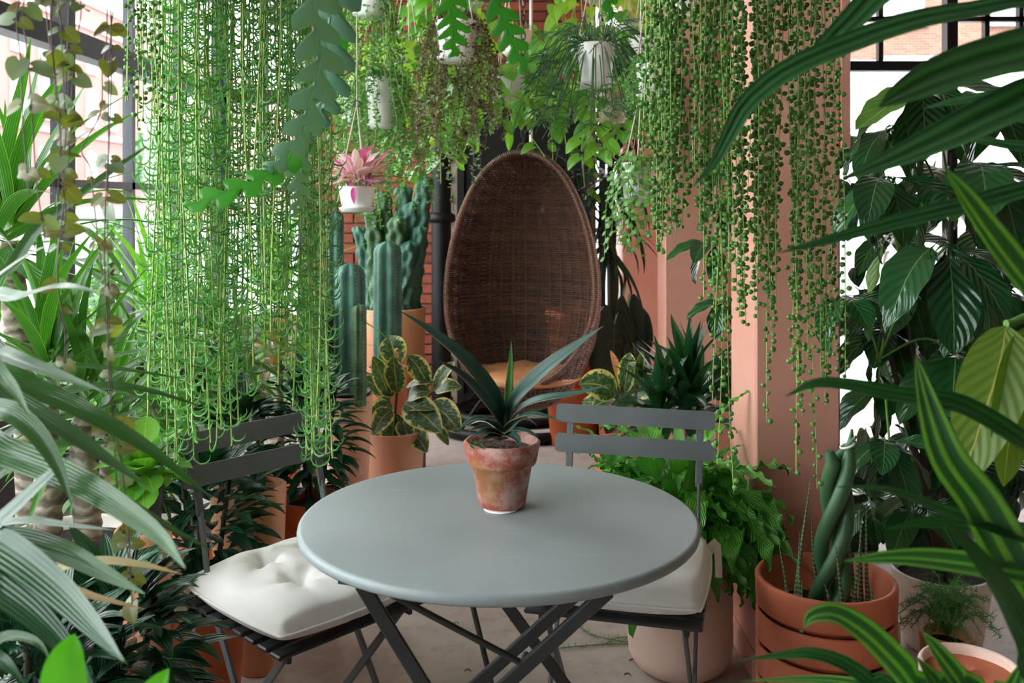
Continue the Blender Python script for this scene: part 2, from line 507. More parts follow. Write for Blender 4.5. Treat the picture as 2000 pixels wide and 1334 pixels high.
# ------------------------------------------------------------------ materials
def build_materials():
    # floor: worn pinkish grey concrete
    t = NT('concrete')
    v = t.coords()
    a = t.step(t.noise(1.6, 6, v), 0.32, 0.68)
    b = t.step(t.noise(14, 6, v, 0.7), 0.42, 0.75)
    col = t.mix(a, srgb((166, 150, 143)), srgb((192, 180, 172)))
    col = t.mix(t.math('MULTIPLY', b, 0.45), col, srgb((128, 108, 100)))
    sp = t.step(t.noise(55, 2, v), 0.70, 0.76)
    col = t.mix(t.math('MULTIPLY', sp, 0.5), col, srgb((84, 72, 66)))
    t.done(t.principled(col, 0.62, 0, t.bump(t.noise(40, 5, v), 0.25, 0.004)))
    # painted plaster columns
    t = NT('pink_plaster')
    v = t.coords()
    a = t.step(t.noise(3, 5, v), 0.3, 0.7)
    col = t.mix(a, srgb((208, 146, 126)), srgb((216, 158, 140)))
    sc_ = t.step(t.noise(22, 5, v, 0.7), 0.70, 0.76)
    col = t.mix(t.math('MULTIPLY', sc_, 0.45), col, srgb((226, 186, 170)))
    t.done(t.principled(col, 0.48, 0, t.bump(t.noise(70, 4, v), 0.25, 0.003)))
    # brick: each brick its own tint
    t = NT('brick')
    v = t.coords()
    oi = t.n('ShaderNodeObjectInfo'); gi = t.n('ShaderNodeNewGeometry')
    r = t.math('FRACT', t.math('ADD', oi.outputs['Random'], gi.outputs['Random Per Island']))
    col = t.mix(r, srgb((122, 58, 42)), srgb((164, 84, 58)))
    col = t.mix(t.math('MULTIPLY', t.step(t.noise(30, 5, v), 0.5, 0.75), 0.6), col, srgb((92, 50, 42)))
    t.done(t.principled(col, 0.85, 0, t.bump(t.noise(90, 4, v), 0.5, 0.004)))
    plain('mortar', (150, 132, 120), 0.9, bump=0.4)
    plain('black_steel', (18, 19, 20), 0.55, 0.0, var=0.2, spec=0.3)
    plain('iron', (16, 15, 15), 0.5, 0.5, var=0.2, bump=0.3)
    plain('frame_grey', (52, 56, 60), 0.45, 0.2)
    plain('ceiling_paint', (186, 176, 168), 0.8)
    plain('wall_paint', (104, 78, 66), 0.8)
    plain('asphalt', (150, 150, 150), 0.9)
    plain('pavement', (206, 204, 200), 0.9, nscale=2)
    plain('white_render', (238, 238, 236), 0.8, var=0.03)
    plain('stone_trim', (176, 160, 152), 0.8)
    plain('facade_frame', (190, 190, 192), 0.5, var=0.02)
    plain('grey_panel', (120, 124, 128), 0.5)
    for nm, c1, c2, mo, s_ in (('facade_rose', (132, 78, 72), (146, 92, 86), (144, 100, 94), 3.0), ('facade_tan', (112, 72, 58), (128, 88, 72), (146, 126, 116), 3.0)):
        t = NT(nm)
        bt = t.n('ShaderNodeTexBrick')
        mp = t.n('ShaderNodeMapping')
        mp.inputs['Rotation'].default_value = (PI / 2, 0, 0) if nm == 'facade_tan' else (PI / 2, 0, PI / 2)
        t.l(t.coords(), mp.inputs[0]); t.l(mp.outputs[0], bt.inputs['Vector'])
        bt.inputs['Color1'].default_value = srgb(c1); bt.inputs['Color2'].default_value = srgb(c2); bt.inputs['Mortar'].default_value = srgb(mo)
        bt.inputs['Scale'].default_value = s_; bt.inputs['Mortar Size'].default_value = 0.012
        bt.inputs['Brick Width'].default_value = 0.7; bt.inputs['Row Height'].default_value = 0.24
        t.done(t.principled(bt.outputs[0], 0.85))
    # glass: thin clear sheet
    for nm, tint in (('window_glass', (0.97, 0.985, 0.98, 1)),):
        t = NT(nm)
        tr = t.n('ShaderNodeBsdfTransparent'); tr.inputs[0].default_value = tint
        gl = t.n('ShaderNodeBsdfGlossy'); gl.inputs['Roughness'].default_value = 0.02
        fr = t.n('ShaderNodeLayerWeight'); fr.inputs[0].default_value = 0.5
        mx = t.n('ShaderNodeMixShader')
        t.l(t.math('MULTIPLY_ADD', t.math('POWER', fr.outputs['Facing'], 5.0), 0.7, 0.02), mx.inputs[0]); t.l(tr.outputs[0], mx.inputs[1]); t.l(gl.outputs[0], mx.inputs[2])
        t.done(mx.outputs[0])
    plain('dark_glass', (58, 66, 74), 0.12, 0.0, var=0.1, spec=0.8)
    plain('sky_glass', (140, 146, 150), 0.1, 0.0, var=0.1, spec=0.9)  # sky reflected in the facade panes is put into this pale base colour
    # furniture
    t = NT('grey_enamel')
    v = t.coords()
    col = t.mix(t.step(t.noise(4, 5, v), 0.3, 0.7), srgb((136, 144, 145)), srgb((147, 156, 157)))
    wv = t.noise(16, 6, v, 0.7)
    sc1 = t.n('ShaderNodeTexWave', wave_type='RINGS'); sc1.inputs['Scale'].default_value = 2.3; sc1.inputs['Distortion'].default_value = 9; sc1.inputs['Detail'].default_value = 3
    mp = t.n('ShaderNodeMapping'); mp.inputs['Scale'].default_value = (1, 3.2, 1); mp.inputs['Location'].default_value = (0.7, 0.3, 0)
    t.l(v, mp.inputs[0]); t.l(mp.outputs[0], sc1.inputs[0])
    scr = t.math('MULTIPLY', t.step(sc1.outputs['Fac'], 0.985, 1.0), t.step(wv, 0.5, 0.7))
    col = t.mix(t.math('MULTIPLY', scr, 0.5), col, srgb((186, 192, 190)))
    rough = t.math('MULTIPLY_ADD', wv, 0.2, 0.36)
    t.done(t.principled(col, rough, 0, t.bump(t.noise(240, 2, v), 0.05, 0.001), 0.5))
    plain('grey_metal', (92, 97, 98), 0.42, 0.0, var=0.05)
    plain('dark_metal', (46, 49, 49), 0.42, 0.0, var=0.1)
    t = NT('canvas')
    v = t.coords()
    col = t.mix(t.step(t.noise(5, 4, v), 0.3, 0.7), srgb((232, 228, 222)), srgb((240, 238, 234)))
    w1 = t.n('ShaderNodeTexWave', bands_direction='X'); w1.inputs['Scale'].default_value = 150
    w2 = t.n('ShaderNodeTexWave', bands_direction='Y'); w2.inputs['Scale'].default_value = 150
    t.l(v, w1.inputs[0]); t.l(v, w2.inputs[0])
    t.done(t.principled(col, 0.9, 0, t.bump(t.math('ADD', w1.outputs['Fac'], w2.outputs['Fac']), 0.22, 0.0015), 0.2, sheen=0.2))
    # clay
    t = NT('weathered_clay')
    v = t.coords()
    n1 = t.noise(11, 6, v, 0.65); n2 = t.noise(34, 5, v, 0.7)
    col = t.mix(t.step(n1, 0.35, 0.65), srgb((150, 74, 56)), srgb((178, 98, 78)))
    lime = t.step(t.math('ADD', n1, t.math('MULTIPLY', n2, 0.5)), 0.66, 0.86)
    col = t.mix(t.math('MULTIPLY', lime, 0.75), col, srgb((206, 172, 166)))
    yl = t.step(t.noise(7, 2, v), 0.66, 0.74)
    col = t.mix(t.math('MULTIPLY', yl, 0.5), col, srgb((176, 130, 74)))
    t.done(t.principled(col, 0.8, 0, t.bump(n2, 0.35, 0.003)))
    plain('orange_clay', (200, 98, 52), 0.62, var=0.07, nscale=10, bump=0.15)
    plain('terracotta', (196, 108, 76), 0.68, var=0.07, nscale=9, bump=0.15)
    plain('tan_clay', (212, 150, 112), 0.66, var=0.05, nscale=7, bump=0.12)
    plain('peach_clay', (222, 164, 134), 0.6, var=0.05, nscale=6, bump=0.1)
    plain('pink_glaze', (238, 204, 188), 0.4, var=0.04, nscale=5)
    plain('white_glaze', (232, 222, 212), 0.45, var=0.04)
    plain('white_plastic', (244, 242, 238), 0.4, var=0.03)
    plain('cream_plastic', (226, 206, 184), 0.45, var=0.03)
    plain('black_plastic', (24, 25, 26), 0.4)
    plain('soil', (44, 32, 27), 0.95, var=0.4, nscale=60, bump=0.8, bscale=120)
    plain('gravel_soil', (92, 74, 64), 0.95, var=0.4, nscale=120, bump=0.9, bscale=160)
    plain('cord', (214, 200, 182), 0.8)
    plain('wood_stand', (92, 62, 42), 0.7, nscale=20)
    # rattan
    t = NT('rattan')
    v = t.coords()
    gi = t.n('ShaderNodeNewGeometry')
    uv = t.n('ShaderNodeUVMap').outputs[0]
    col = t.mix(gi.outputs['Random Per Island'], srgb((84, 54, 42)), srgb((122, 84, 66)))
    col = t.mix(t.math('MULTIPLY', t.step(t.noise(18, 4, v), 0.4, 0.7), 0.5), col, srgb((62, 40, 33)))
    t.done(t.principled(col, 0.42, 0, None, 0.5))
    t = NT('rattan_wrap')
    v = t.coords()
    uv = t.n('ShaderNodeUVMap').outputs[0]
    sep = t.n('ShaderNodeSeparateXYZ'); t.l(uv, sep.inputs[0])
    wr = t.math('SINE', t.math('MULTIPLY', sep.outputs[1], 2 * PI * 300))
    col = t.mix(t.step(wr, -0.9, 0.2), srgb((56, 34, 26)), srgb((128, 84, 66)))
    col = t.mix(t.math('MULTIPLY', t.step(t.noise(25, 3, v), 0.45, 0.7), 0.4), col, srgb((96, 60, 46)))
    t.done(t.principled(col, 0.38, 0, t.bump(wr, 0.5, 0.003)))
    plain('tan_leather', (205, 140, 96), 0.5, var=0.08, nscale=7, bump=0.25, bscale=40)
    # bark and cactus
    t = NT('bark')
    v = t.coords()
    wv = t.n('ShaderNodeTexWave', bands_direction='Z'); wv.inputs['Scale'].default_value = 11; wv.inputs['Distortion'].default_value = 9; wv.inputs['Detail'].default_value = 3
    t.l(v, wv.inputs[0])
    col = t.mix(t.step(wv.outputs['Fac'], 0.15, 0.7), srgb((122, 110, 95)), srgb((168, 158, 142)))
    col = t.mix(t.math('MULTIPLY', t.step(t.noise(30, 5, v), 0.5, 0.7), 0.5), col, srgb((120, 104, 88)))
    t.done(t.principled(col, 0.9, 0, t.bump(wv.outputs['Fac'], 0.8, 0.006)))
    plain('cactus', (62, 108, 92), 0.55, var=0.2, nscale=12, bump=0.15)
    plain('cactus_olive', (74, 106, 72), 0.55, var=0.22, nscale=14, bump=0.15)
    plain('spine', (206, 186, 140), 0.7)
    plain('stem_green', (96, 140, 62), 0.5)
    plain('stem_pale', (168, 196, 98), 0.5)
    plain('stem_purple', (112, 78, 82), 0.6)
    plain('stem_red', (110, 66, 46), 0.6)
    plain('stem_dark', (62, 56, 44), 0.7)
    # leaves
    leafmat('agave', (52, 98, 84), (34, 72, 62), edge=(150, 130, 104), edgew=0.93, rough=0.42, trans=0.06, stripes=(9, (44, 84, 72), 0.35), bumpy=0.1)
    leafmat('agave_new', (96, 156, 76), (70, 130, 70), edge=(150, 140, 104), edgew=0.94, rough=0.42, trans=0.1)
    leafmat('variegated', (66, 100, 66), (48, 80, 56), veincol=(120, 150, 100), rib=(196, 178, 120), edge=(226, 208, 130), edgew=0.90, variegate=(230, 216, 150), rough=0.3, trans=0.14, veins=12, ribw=0.05)
    leafmat('variegated_pink', (214, 160, 140), (196, 130, 104), rib=(190, 80, 60), rough=0.35, trans=0.2)
    leafmat('dolphin', (156, 200, 134), (108, 166, 112), rough=0.3, trans=0.42)
    leafmat('pearl', (120, 170, 76), (80, 136, 64), rough=0.24, trans=0.14)
    leafmat('heart', (124, 136, 66), (104, 94, 58), rough=0.45, trans=0.3, rib=(150, 150, 100), ribw=0.04)
    leafmat('heart_silver', (150, 166, 140), (120, 136, 112), rough=0.45, trans=0.2)
    leafmat('fishbone', (112, 150, 124), (86, 128, 104), rib=(150, 180, 156), rough=0.22, trans=0.18, ribw=0.06)
    leafmat('fishbone_bright', (74, 158, 44), (58, 140, 44), rib=(48, 108, 48), rough=0.36, trans=0.3, ribw=0.07)
    leafmat('strap_dark', (30, 78, 40), (20, 58, 34), rough=0.22, trans=0.12, stripes=(7, (52, 100, 54), 0.4), bumpy=0.2)
    leafmat('strap_foreground', (46, 96, 42), (30, 72, 36), rough=0.2, trans=0.16, stripes=(9, (96, 140, 70), 0.5), edge=(96, 110, 58), edgew=0.93, bumpy=0.22)
    leafmat('strap_dry', (190, 168, 108), (150, 112, 66), rough=0.5, trans=0.2, stripes=(6, (214, 200, 140), 0.6))
    leafmat('strap_variegated', (48, 104, 50), (34, 82, 44), rough=0.28, trans=0.2, stripes=(2.5, (116, 172, 66), 0.75), bumpy=0.4)
    leafmat('corn_plant', (24, 76, 30), (16, 54, 28), rough=0.3, trans=0.16, stripes=(3, (52, 112, 52), 0.5), edge=(60, 104, 70), edgew=0.9, bumpy=0.4)
    leafmat('yucca', (72, 134, 46), (44, 98, 42), rough=0.3, trans=0.26, edge=(170, 196, 80), edgew=0.92, stripes=(6, (112, 168, 72), 0.4))
    leafmat('yucca_lime', (116, 174, 56), (78, 138, 50), rough=0.32, trans=0.36, stripes=(5, (160, 204, 90), 0.4))
    leafmat('compacta', (36, 86, 52), (22, 56, 40), rough=0.26, trans=0.1, stripes=(5, (48, 104, 62), 0.4), rib=(30, 70, 44))
    leafmat('pothos', (124, 180, 62), (84, 146, 58), rib=(150, 190, 90), rough=0.32, trans=0.3, ribw=0.05)
    leafmat('pothos_lime', (176, 206, 72), (130, 182, 66), rib=(190, 210, 110), rough=0.32, trans=0.38)
    leafmat('pothos_mottled', (80, 140, 60), (60, 112, 52), rib=(150, 190, 90), variegate=(206, 210, 120), rough=0.34, trans=0.28)
    leafmat('tiny_green', (112, 162, 84), (82, 130, 74), rough=0.45, trans=0.25)
    leafmat('tiny_olive', (110, 124, 72), (86, 72, 50), rough=0.45, trans=0.2)
    leafmat('tiny_silver', (150, 176, 140), (104, 134, 92), rough=0.5, trans=0.2)
    leafmat('button', (112, 160, 72), (82, 130, 62), rough=0.38, trans=0.22, rib=(150, 186, 120), ribw=0.1)
    leafmat('needle', (72, 124, 66), (50, 98, 60), rough=0.45, trans=0.15)
    leafmat('feather', (76, 138, 58), (54, 108, 48), rough=0.5, trans=0.25)
    leafmat('nanouk', (214, 128, 186), (232, 208, 216), rough=0.45, trans=0.2, stripes=(2.5, (232, 216, 222), 0.7))
    leafmat('nanouk_bright', (186, 66, 160), (206, 110, 180), rough=0.45, trans=0.25)
    leafmat('cordyline', (176, 96, 84), (120, 130, 66), rough=0.35, trans=0.3, stripes=(4, (214, 140, 120), 0.5))
    leafmat('fern', (112, 184, 74), (74, 146, 60), rib=(110, 166, 86), rough=0.24, trans=0.16, veins=14, ribw=0.06, bumpy=0.5)
    leafmat('schefflera', (36, 92, 44), (24, 68, 36), rib=(110, 150, 84), veincol=(60, 112, 58), rough=0.16, trans=0.1, veins=9, ribw=0.035, bumpy=0.35)
    leafmat('schefflera_new', (104, 148, 60), (78, 124, 50), rib=(160, 190, 110), rough=0.3, trans=0.3, veins=9, ribw=0.035)
    leafmat('magnolia', (100, 128, 46), (84, 108, 40), veincol=(118, 140, 60), rib=(166, 160, 80), rough=0.5, trans=0.35, veins=10, ribw=0.04)
    leafmat('philodendron', (24, 48, 34), (18, 38, 28), rib=(70, 92, 60), rough=0.35, trans=0.05, veins=9, ribw=0.03)
    leafmat('palm_dark', (22, 54, 34), (14, 36, 26), rough=0.26, trans=0.1, stripes=(4, (38, 74, 48), 0.4))
    leafmat('cylindrica', (72, 112, 72), (52, 88, 60), rough=0.42, trans=0.02)
    t = NT('banded_spear')
    v = t.coords()
    wv = t.n('ShaderNodeTexWave', bands_direction='Z'); wv.inputs['Scale'].default_value = 28; wv.inputs['Distortion'].default_value = 2.5; wv.inputs['Detail'].default_value = 2
    t.l(v, wv.inputs[0])
    t.done(t.principled(t.mix(t.step(wv.outputs['Fac'], 0.35, 0.65), srgb((58, 84, 58)), srgb((122, 146, 100))), 0.5))
    leafmat('lime_blade', (92, 176, 30), (78, 160, 30), rough=0.4, trans=0.35)
    leafmat('hedge_leaf', (92, 140, 84), (64, 108, 66), rough=0.6, trans=0.2)
build_materials()

# ------------------------------------------------------------------ the room
XL, XR, Y0, Y1, YB, ZT = -1.95, 3.3, -2.4, 4.52, 6.4, 3.25     # left glass, right wall, behind the eye, window wall, brick wall, ceiling
XA = 0.93                                                      # right side of the brick alcove

setting(MB().box(((XL + XR) / 2, (Y0 + YB) / 2, -0.06), (XR - XL + 0.6, YB - Y0 + 0.6, 0.12)).build('floor', 'concrete'))
setting(MB().box(((XL + XR) / 2, (Y0 + YB) / 2, ZT + 0.06), (XR - XL + 0.6, YB - Y0 + 0.6, 0.12)).build('ceiling', 'ceiling_paint'))
setting(MB().box(((XL + XR) / 2, Y0 - 0.1, ZT / 2), (XR - XL, 0.2, ZT)).build('wall_rear', 'wall_paint'))
setting(MB().box((XR + 0.1, (Y0 + Y1) / 2, ZT / 2), (0.2, Y1 - Y0, ZT)).build('wall_right', 'wall_paint'))
setting(MB().box((XA + 0.12, (Y1 + YB) / 2 + 0.12, ZT / 2), (0.24, YB - Y1 - 0.24, ZT)).build('wall_alcove', 'pink_plaster'))

YW = -1.25      # the glazing starts here; unseen solid wall added behind the eye to cut frontal light
setting(MB().box((XL - 0.06, (Y0 + YW) / 2, ZT / 2), (0.16, YW - Y0, ZT)).build('wall_fill_block', 'wall_paint'))
# left window wall: low sill wall, steel frame, panes
SILL, RAIL, TRAN = 0.735, 1.43, 2.05
setting(MB().box((XL - 0.06, (YW + YB) / 2, (SILL - 0.03) / 2), (0.12, YB - YW, SILL - 0.03)).build('wall_left', 'frame_grey'))
win = setting(link('window_1', None)); win.location = (XL, 2, SILL)
MB().box((XL, (YW + YB) / 2, SILL), (0.16, YB - YW, 0.06)).build('sill', 'black_steel', win)
MB().box((XL, (YW + YB) / 2, TRAN), (0.09, YB - YW, 0.10)).build('transom', 'black_steel', win)
MB().box((XL, (YW + YB) / 2, RAIL), (0.05, YB - YW, 0.035)).build('rail', 'frame_grey', win)
MB().box((XL, (YW + YB) / 2, ZT - 0.05), (0.10, YB - YW, 0.10)).build('head_frame', 'black_steel', win)
ys = [4.17 + 0.72 * k for k in range(-9, 4)]
ys = [y for y in ys if YW + 0.2 < y < YB - 0.05]
edges = [YW] + ys + [YB]
for k, y in enumerate(ys):
    thick = abs(y - 4.17) < 0.01 or k % 4 == 3
    MB().box((XL, y, (SILL + ZT) / 2), (0.08 if thick else 0.05, 0.066 if thick else 0.04, ZT - SILL)).build('mullion', 'black_steel' if thick else 'frame_grey', win)
for a, b in zip(edges[:-1], edges[1:]):
    for z0, z1 in ((SILL, RAIL), (RAIL, TRAN), (TRAN, ZT)):
        MB().box((XL - 0.004, (a + b) / 2, (z0 + z1) / 2), (0.006, b - a, z1 - z0)).build('pane', 'window_glass', win)

# window wall on the right, facing the eye
win = setting(link('window_2', None)); win.location = (2, Y1, 0)
wx0, wx1 = XA, XR
MB().box(((wx0 + wx1) / 2, Y1, 0.06), (wx1 - wx0, 0.08, 0.12)).build('sill', 'black_steel', win)
zT1, zT2 = ZC + (394 - 130) / F * Y1, ZC + (394 - 38) / F * Y1
MB().box(((wx0 + wx1) / 2, Y1, zT1), (wx1 - wx0, 0.06, 0.045)).build('transom', 'black_steel', win)
MB().box(((wx0 + wx1) / 2, Y1, zT2), (wx1 - wx0, 0.035, 0.022)).build('glazing_bar', 'black_steel', win)
MB().box(((wx0 + wx1) / 2, Y1, 2.52), (wx1 - wx0, 0.035, 0.022)).build('glazing_bar', 'black_steel', win)
MB().box(((wx0 + wx1) / 2, Y1, ZT - 0.04), (wx1 - wx0, 0.08, 0.08)).build('head_frame', 'black_steel', win)
xs = [(px - CX) / F * Y1 for px in (1718, 1855, 1925, 1992, 2062, 2132, 2270, 2340)]
for k, x in enumerate(xs):
    big = k in (1, 4, 6)
    z0 = 0.12 if big else zT1
    MB().box((x, Y1, (z0 + ZT) / 2), (0.05 if big else 0.022, 0.06 if big else 0.035, ZT - z0)).build('mullion', 'black_steel', win)
xe = [wx0] + xs + [wx1]
for a, b in zip(xe[:-1], xe[1:]):
    for z0, z1 in ((zT1, zT2), (zT2, 2.52), (2.52, ZT)):
        MB().box(((a + b) / 2, Y1 + 0.004, (z0 + z1) / 2), (b - a, 0.006, z1 - z0)).build('pane', 'window_glass', win)
xb = [wx0, xs[1], xs[4], xs[6], wx1]
for a, b in zip(xb[:-1], xb[1:]):
    MB().box(((a + b) / 2, Y1 + 0.004, (zT1 + 0.12) / 2), (b - a, 0.006, zT1 - 0.12)).build('pane', 'window_glass', win)

# painted columns
for k, (x0, y0, wd, dp) in enumerate(((0.684, 2.70, 0.240, 0.30), (0.684, 4.30, 0.228, 0.22), (0.690, 6.02, 0.24, 0.36))):
    col = setting(MB().box((x0 + wd / 2, y0 + dp / 2, ZT / 2), (wd, dp, ZT), None, 0.006).build('pillar', 'pink_plaster'))
    if k == 0:
        MB().box((x0 + wd / 2, y0 + dp / 2, 0.04), (wd + 0.02, dp + 0.02, 0.08), None, 0.006).build('baseboard', 'pink_plaster', col)
        MB().box((x0 + wd + 0.012, y0 + 0.05, 2.6), (0.024, 0.12, 2.2)).build('conduit_cover', 'pink_plaster', col)

# brick wall behind: every brick is a piece, those in view are parts of their own
XW = -1.37
wall = setting(MB().box(((XW + 0.56) / 2, YB + 0.11, ZT / 2), (0.56 - XW, 0.2, ZT)).build('wall_back', 'mortar'))
DX0, DX1, DZ = -0.36, 0.50, 2.12
brick_me = [MB().box((0, 0, 0), (0.205, 0.05, 0.057), None, 0.004).mesh('brick', 'brick') for _ in range(2)]
half_me = MB().box((0, 0, 0), (0.098, 0.05, 0.057), None, 0.004).mesh('brick', 'brick')
rest = MB(); nb = 0
cand = []
course, bl = 0.067, 0.215
for r in range(int(ZT / course)):
    z = course * (r + 0.5)
    x = XW + (0.0 if r % 2 else -bl / 2)
    while x < 0.56:
        xc = x + bl / 2
        if XW + 0.05 < xc < 0.52 and not (DX0 - 0.05 < xc < DX1 + 0.05 and z < DZ + 0.02):
            px = CX + xc / YB * F; py = HY - (z - ZC) / YB * F
            vis = (600 < px < 850 and 170 < py < 800) or (1020 < px < 1130 and -10 < py < 150)
            cand.append((vis, xc, z))
        x += bl
vis = [c for c in cand if c[0]]; rnd.shuffle(vis)
for k, (v_, xc, z) in enumerate(vis[:300]):
    link('brick', brick_me[k % 2], wall, Matrix.Translation((xc + jit(0.003), YB - 0.004 + jit(0.004), z)) @ Matrix.Rotation(jit(0.012), 4, 'Y'))
for v_, xc, z in vis[300:] + [c for c in cand if not c[0]]:
    rest.box((xc, YB + 0.002 + jit(0.004), z), (0.205, 0.05, 0.057), None, 0.004)
rest.build('brickwork', 'brick', wall, kind='stuff')
# tall window in the corner, left of the brick wall
win = setting(link('window_4', None)); win.location = ((XL + XW) / 2, YB, 0.3)
MB().box(((XL + XW) / 2, YB + 0.05, 0.30), (XW - XL, 0.16, 0.60)).build('sill', 'stone_trim', win)
MB().box(((XL + XW) / 2, YB + 0.02, RAIL), (XW - XL, 0.05, 0.035)).build('rail', 'frame_grey', win)
MB().box(((XL + XW) / 2, YB + 0.02, 2.05), (XW - XL, 0.09, 0.09)).build('transom', 'black_steel', win)
for xx in (XL + 0.03, (XL + XW) / 2, XW - 0.03):
    MB().box((xx, YB + 0.02, (0.6 + ZT) / 2), (0.045, 0.06, ZT - 0.6)).build('mullion', 'frame_grey', win)
for xa in (XL, (XL + XW) / 2):
    for z0, z1 in ((0.6, RAIL), (RAIL, 2.05), (2.05, ZT)):
        MB().box((xa + (XW - XL) / 4, YB + 0.02, (z0 + z1) / 2), ((XW - XL) / 2, 0.006, z1 - z0)).build('pane', 'window_glass', win)
# deep shade imitated by an added black door behind the wicker chair
shade_door = setting(MB().box(((DX0 + DX1) / 2, YB - 0.01, DZ / 2), (DX1 - DX0, 0.06, DZ), None, 0.004).build('shade_door_1', 'black_steel'))
for xx in (DX0 + 0.02, (DX0 + DX1) / 2, DX1 - 0.02):
    MB().box((xx, YB - 0.05, DZ / 2), (0.045, 0.03, DZ)).build('shade_door_stile', 'black_steel', shade_door)
for zz in (0.05, 1.0, DZ - 0.03):
    MB().box(((DX0 + DX1) / 2, YB - 0.048, zz), (DX1 - DX0 - 0.05, 0.026, 0.07)).build('shade_door_rail', 'black_steel', shade_door)
MB().tube([(0.02, YB - 0.10, 0.95), (0.02, YB - 0.10, 1.15)], 0.01).build('shade_door_handle', 'iron', shade_door)
# narrow bright window beside the door
win = setting(link('window_3', None)); win.location = (0.62, YB, 0.6)
MB().box((0.745, YB + 0.05, 0.30), (0.37, 0.2, 0.60)).build('sill', 'pink_plaster', win)
MB().box((0.60, YB, 1.9), (0.04, 0.08, 2.6)).build('window_frame', 'black_steel', win)
MB().box((0.74, YB, 1.9), (0.025, 0.06, 2.6)).build('mullion', 'black_steel', win)
MB().box((0.74, YB, 0.63), (0.36, 0.10, 0.05)).build('window_frame', 'stone_trim', win)
MB().box((0.74, YB, 1.75), (0.36, 0.05, 0.03)).build('transom', 'black_steel', win)
for xa, xb_ in ((0.60, 0.74), (0.74, 0.93)):
    for za, zb in ((0.62, 1.75), (1.75, ZT)):
        MB().box(((xa + xb_) / 2, YB + 0.004, (za + zb) / 2), (xb_ - xa, 0.006, zb - za)).build('pane', 'window_glass', win)

# cast-iron column and a thin white pipe in front of the brick wall
c = P(862, 0, 5.9)
ic = thing('iron_column', 'black cast-iron column between the columnar cacti and the wicker egg chair', 'column', (c.x, 5.9, 0))
MB().lathe([(0.06, 0), (0.06, ZT)], (c.x, 5.9, 0), 20).build('shaft', 'iron', ic)
for z in (0.0, 1.22, 2.4):
    MB().lathe([(0.06, z), (0.085, z + 0.01), (0.085, z + 0.05), (0.06, z + 0.065)], (c.x, 5.9, 0), 20).build('collar', 'iron', ic)
pc = P(1037, 0, 6.2)
tag(MB().tube([(pc.x, 6.2, 1.7), (pc.x, 6.2, 2.5), (pc.x, 6.2, ZT)], 0.011, 10).build('conduit_pipe', 'white_plastic'), 'thin pale conduit pipe running up the brick wall above the egg chair', 'pipe')

# ------------------------------------------------------------------ outside
setting(MB().box((-30, 30, -0.21), (56, 160, 0.02)).build('street', 'asphalt'))
setting(MB().box((-3.7, 30, -0.19), (3.4, 160, 0.04)).build('sidewalk', 'pavement'))
setting(MB().box((30, 50, -0.21), (60, 85, 0.02)).build('street_crossing', 'asphalt'))
FX = -30.0
bld = thing('brick_building', 'rose brick building with rows of tall arched windows across the street', 'building', (FX, 70, -0.2))
MB().box((FX - 4, 91, 7.65), (8, 90, 15.7)).build('wall', 'facade_rose', bld)
for z in (6.0, 13.7, 15.4):
    MB().box((FX + 0.05, 91, z), (0.25, 90, 0.35)).build('string_course', 'stone_trim', bld)
def arch_prof(w_, h_, n=7):
    pts = [(-w_ / 2, 0), (w_ / 2, 0)]
    for k in range(n):
        a = k / (n - 1) * PI
        pts.append((w_ / 2 * math.cos(a), h_ + w_ * 0.3 * math.sin(a)))
    return pts
def arch_mesh(w_, h_, x0, x1):
    pr = arch_prof(w_, h_)
    m = MB(); n = len(pr)
    g = np.array([[(x, a, b) for a, b in pr] for x in (x0, x1)])
    m.grid(g, True, True, True); m.flat = True
    return m
sur, pn = arch_mesh(1.75, 2.25, -0.05, 0.10).mesh('window', 'stone_trim'), arch_mesh(1.4, 2.1, 0.0, 0.13).mesh('pane', 'sky_glass')
sash = MB().box((0.14, 0, 1.1), (0.05, 1.4, 0.10)).box((0.14, 0, 1.1), (0.05, 0.09, 2.2)).mesh('sash', 'facade_frame')
for fl, z in enumerate((2.2, 6.6, 10.4)):
    for k in range(16):
        y = 48 + 3.4 * k
        wo = link('window', sur, bld, Matrix.Translation((FX, y, z)))
        link('pane', pn, wo, Matrix.Translation((FX, y, z))); link('sash', sash, wo, Matrix.Translation((FX, y, z)))
b2 = thing('brick_house', 'tan brick building with white windows seen beyond the steel-barred window', 'building', (20, 30, -0.2))
MB().box((22, 33, 7), (34, 6, 14.4)).build('wall', 'facade_tan', b2)
for x, z in ((11.6, 8.15), (16.2, 8.15), (20.8, 8.15), (25.4, 8.15)):
    wo = MB().box((x, 29.98, z), (2.5, 0.12, 2.2)).build('window', 'facade_frame', b2)
    for s_ in (-1, 1):
        MB().box((x + s_ * 0.58, 29.90, z), (1.0, 0.06, 1.9)).build('pane', 'sky_glass', wo)
    MB().box((x, 29.94, z - 1.25), (2.8, 0.3, 0.18)).build('window_sill', 'stone_trim', wo)
MB().box((12.5, 29.95, 5.55), (2.3, 0.1, 0.7)).build('vent_panel', 'grey_panel', b2)
backdrop_wall = tag(MB().box((13, 16, 1.75), (22, 0.12, 3.9), None, 0.02).build('white_backdrop', 'white_render'), 'long plain white wall added across the street to give the blown-out white behind the large pane', 'backdrop')  # white wall added to stand for the overexposed white outside
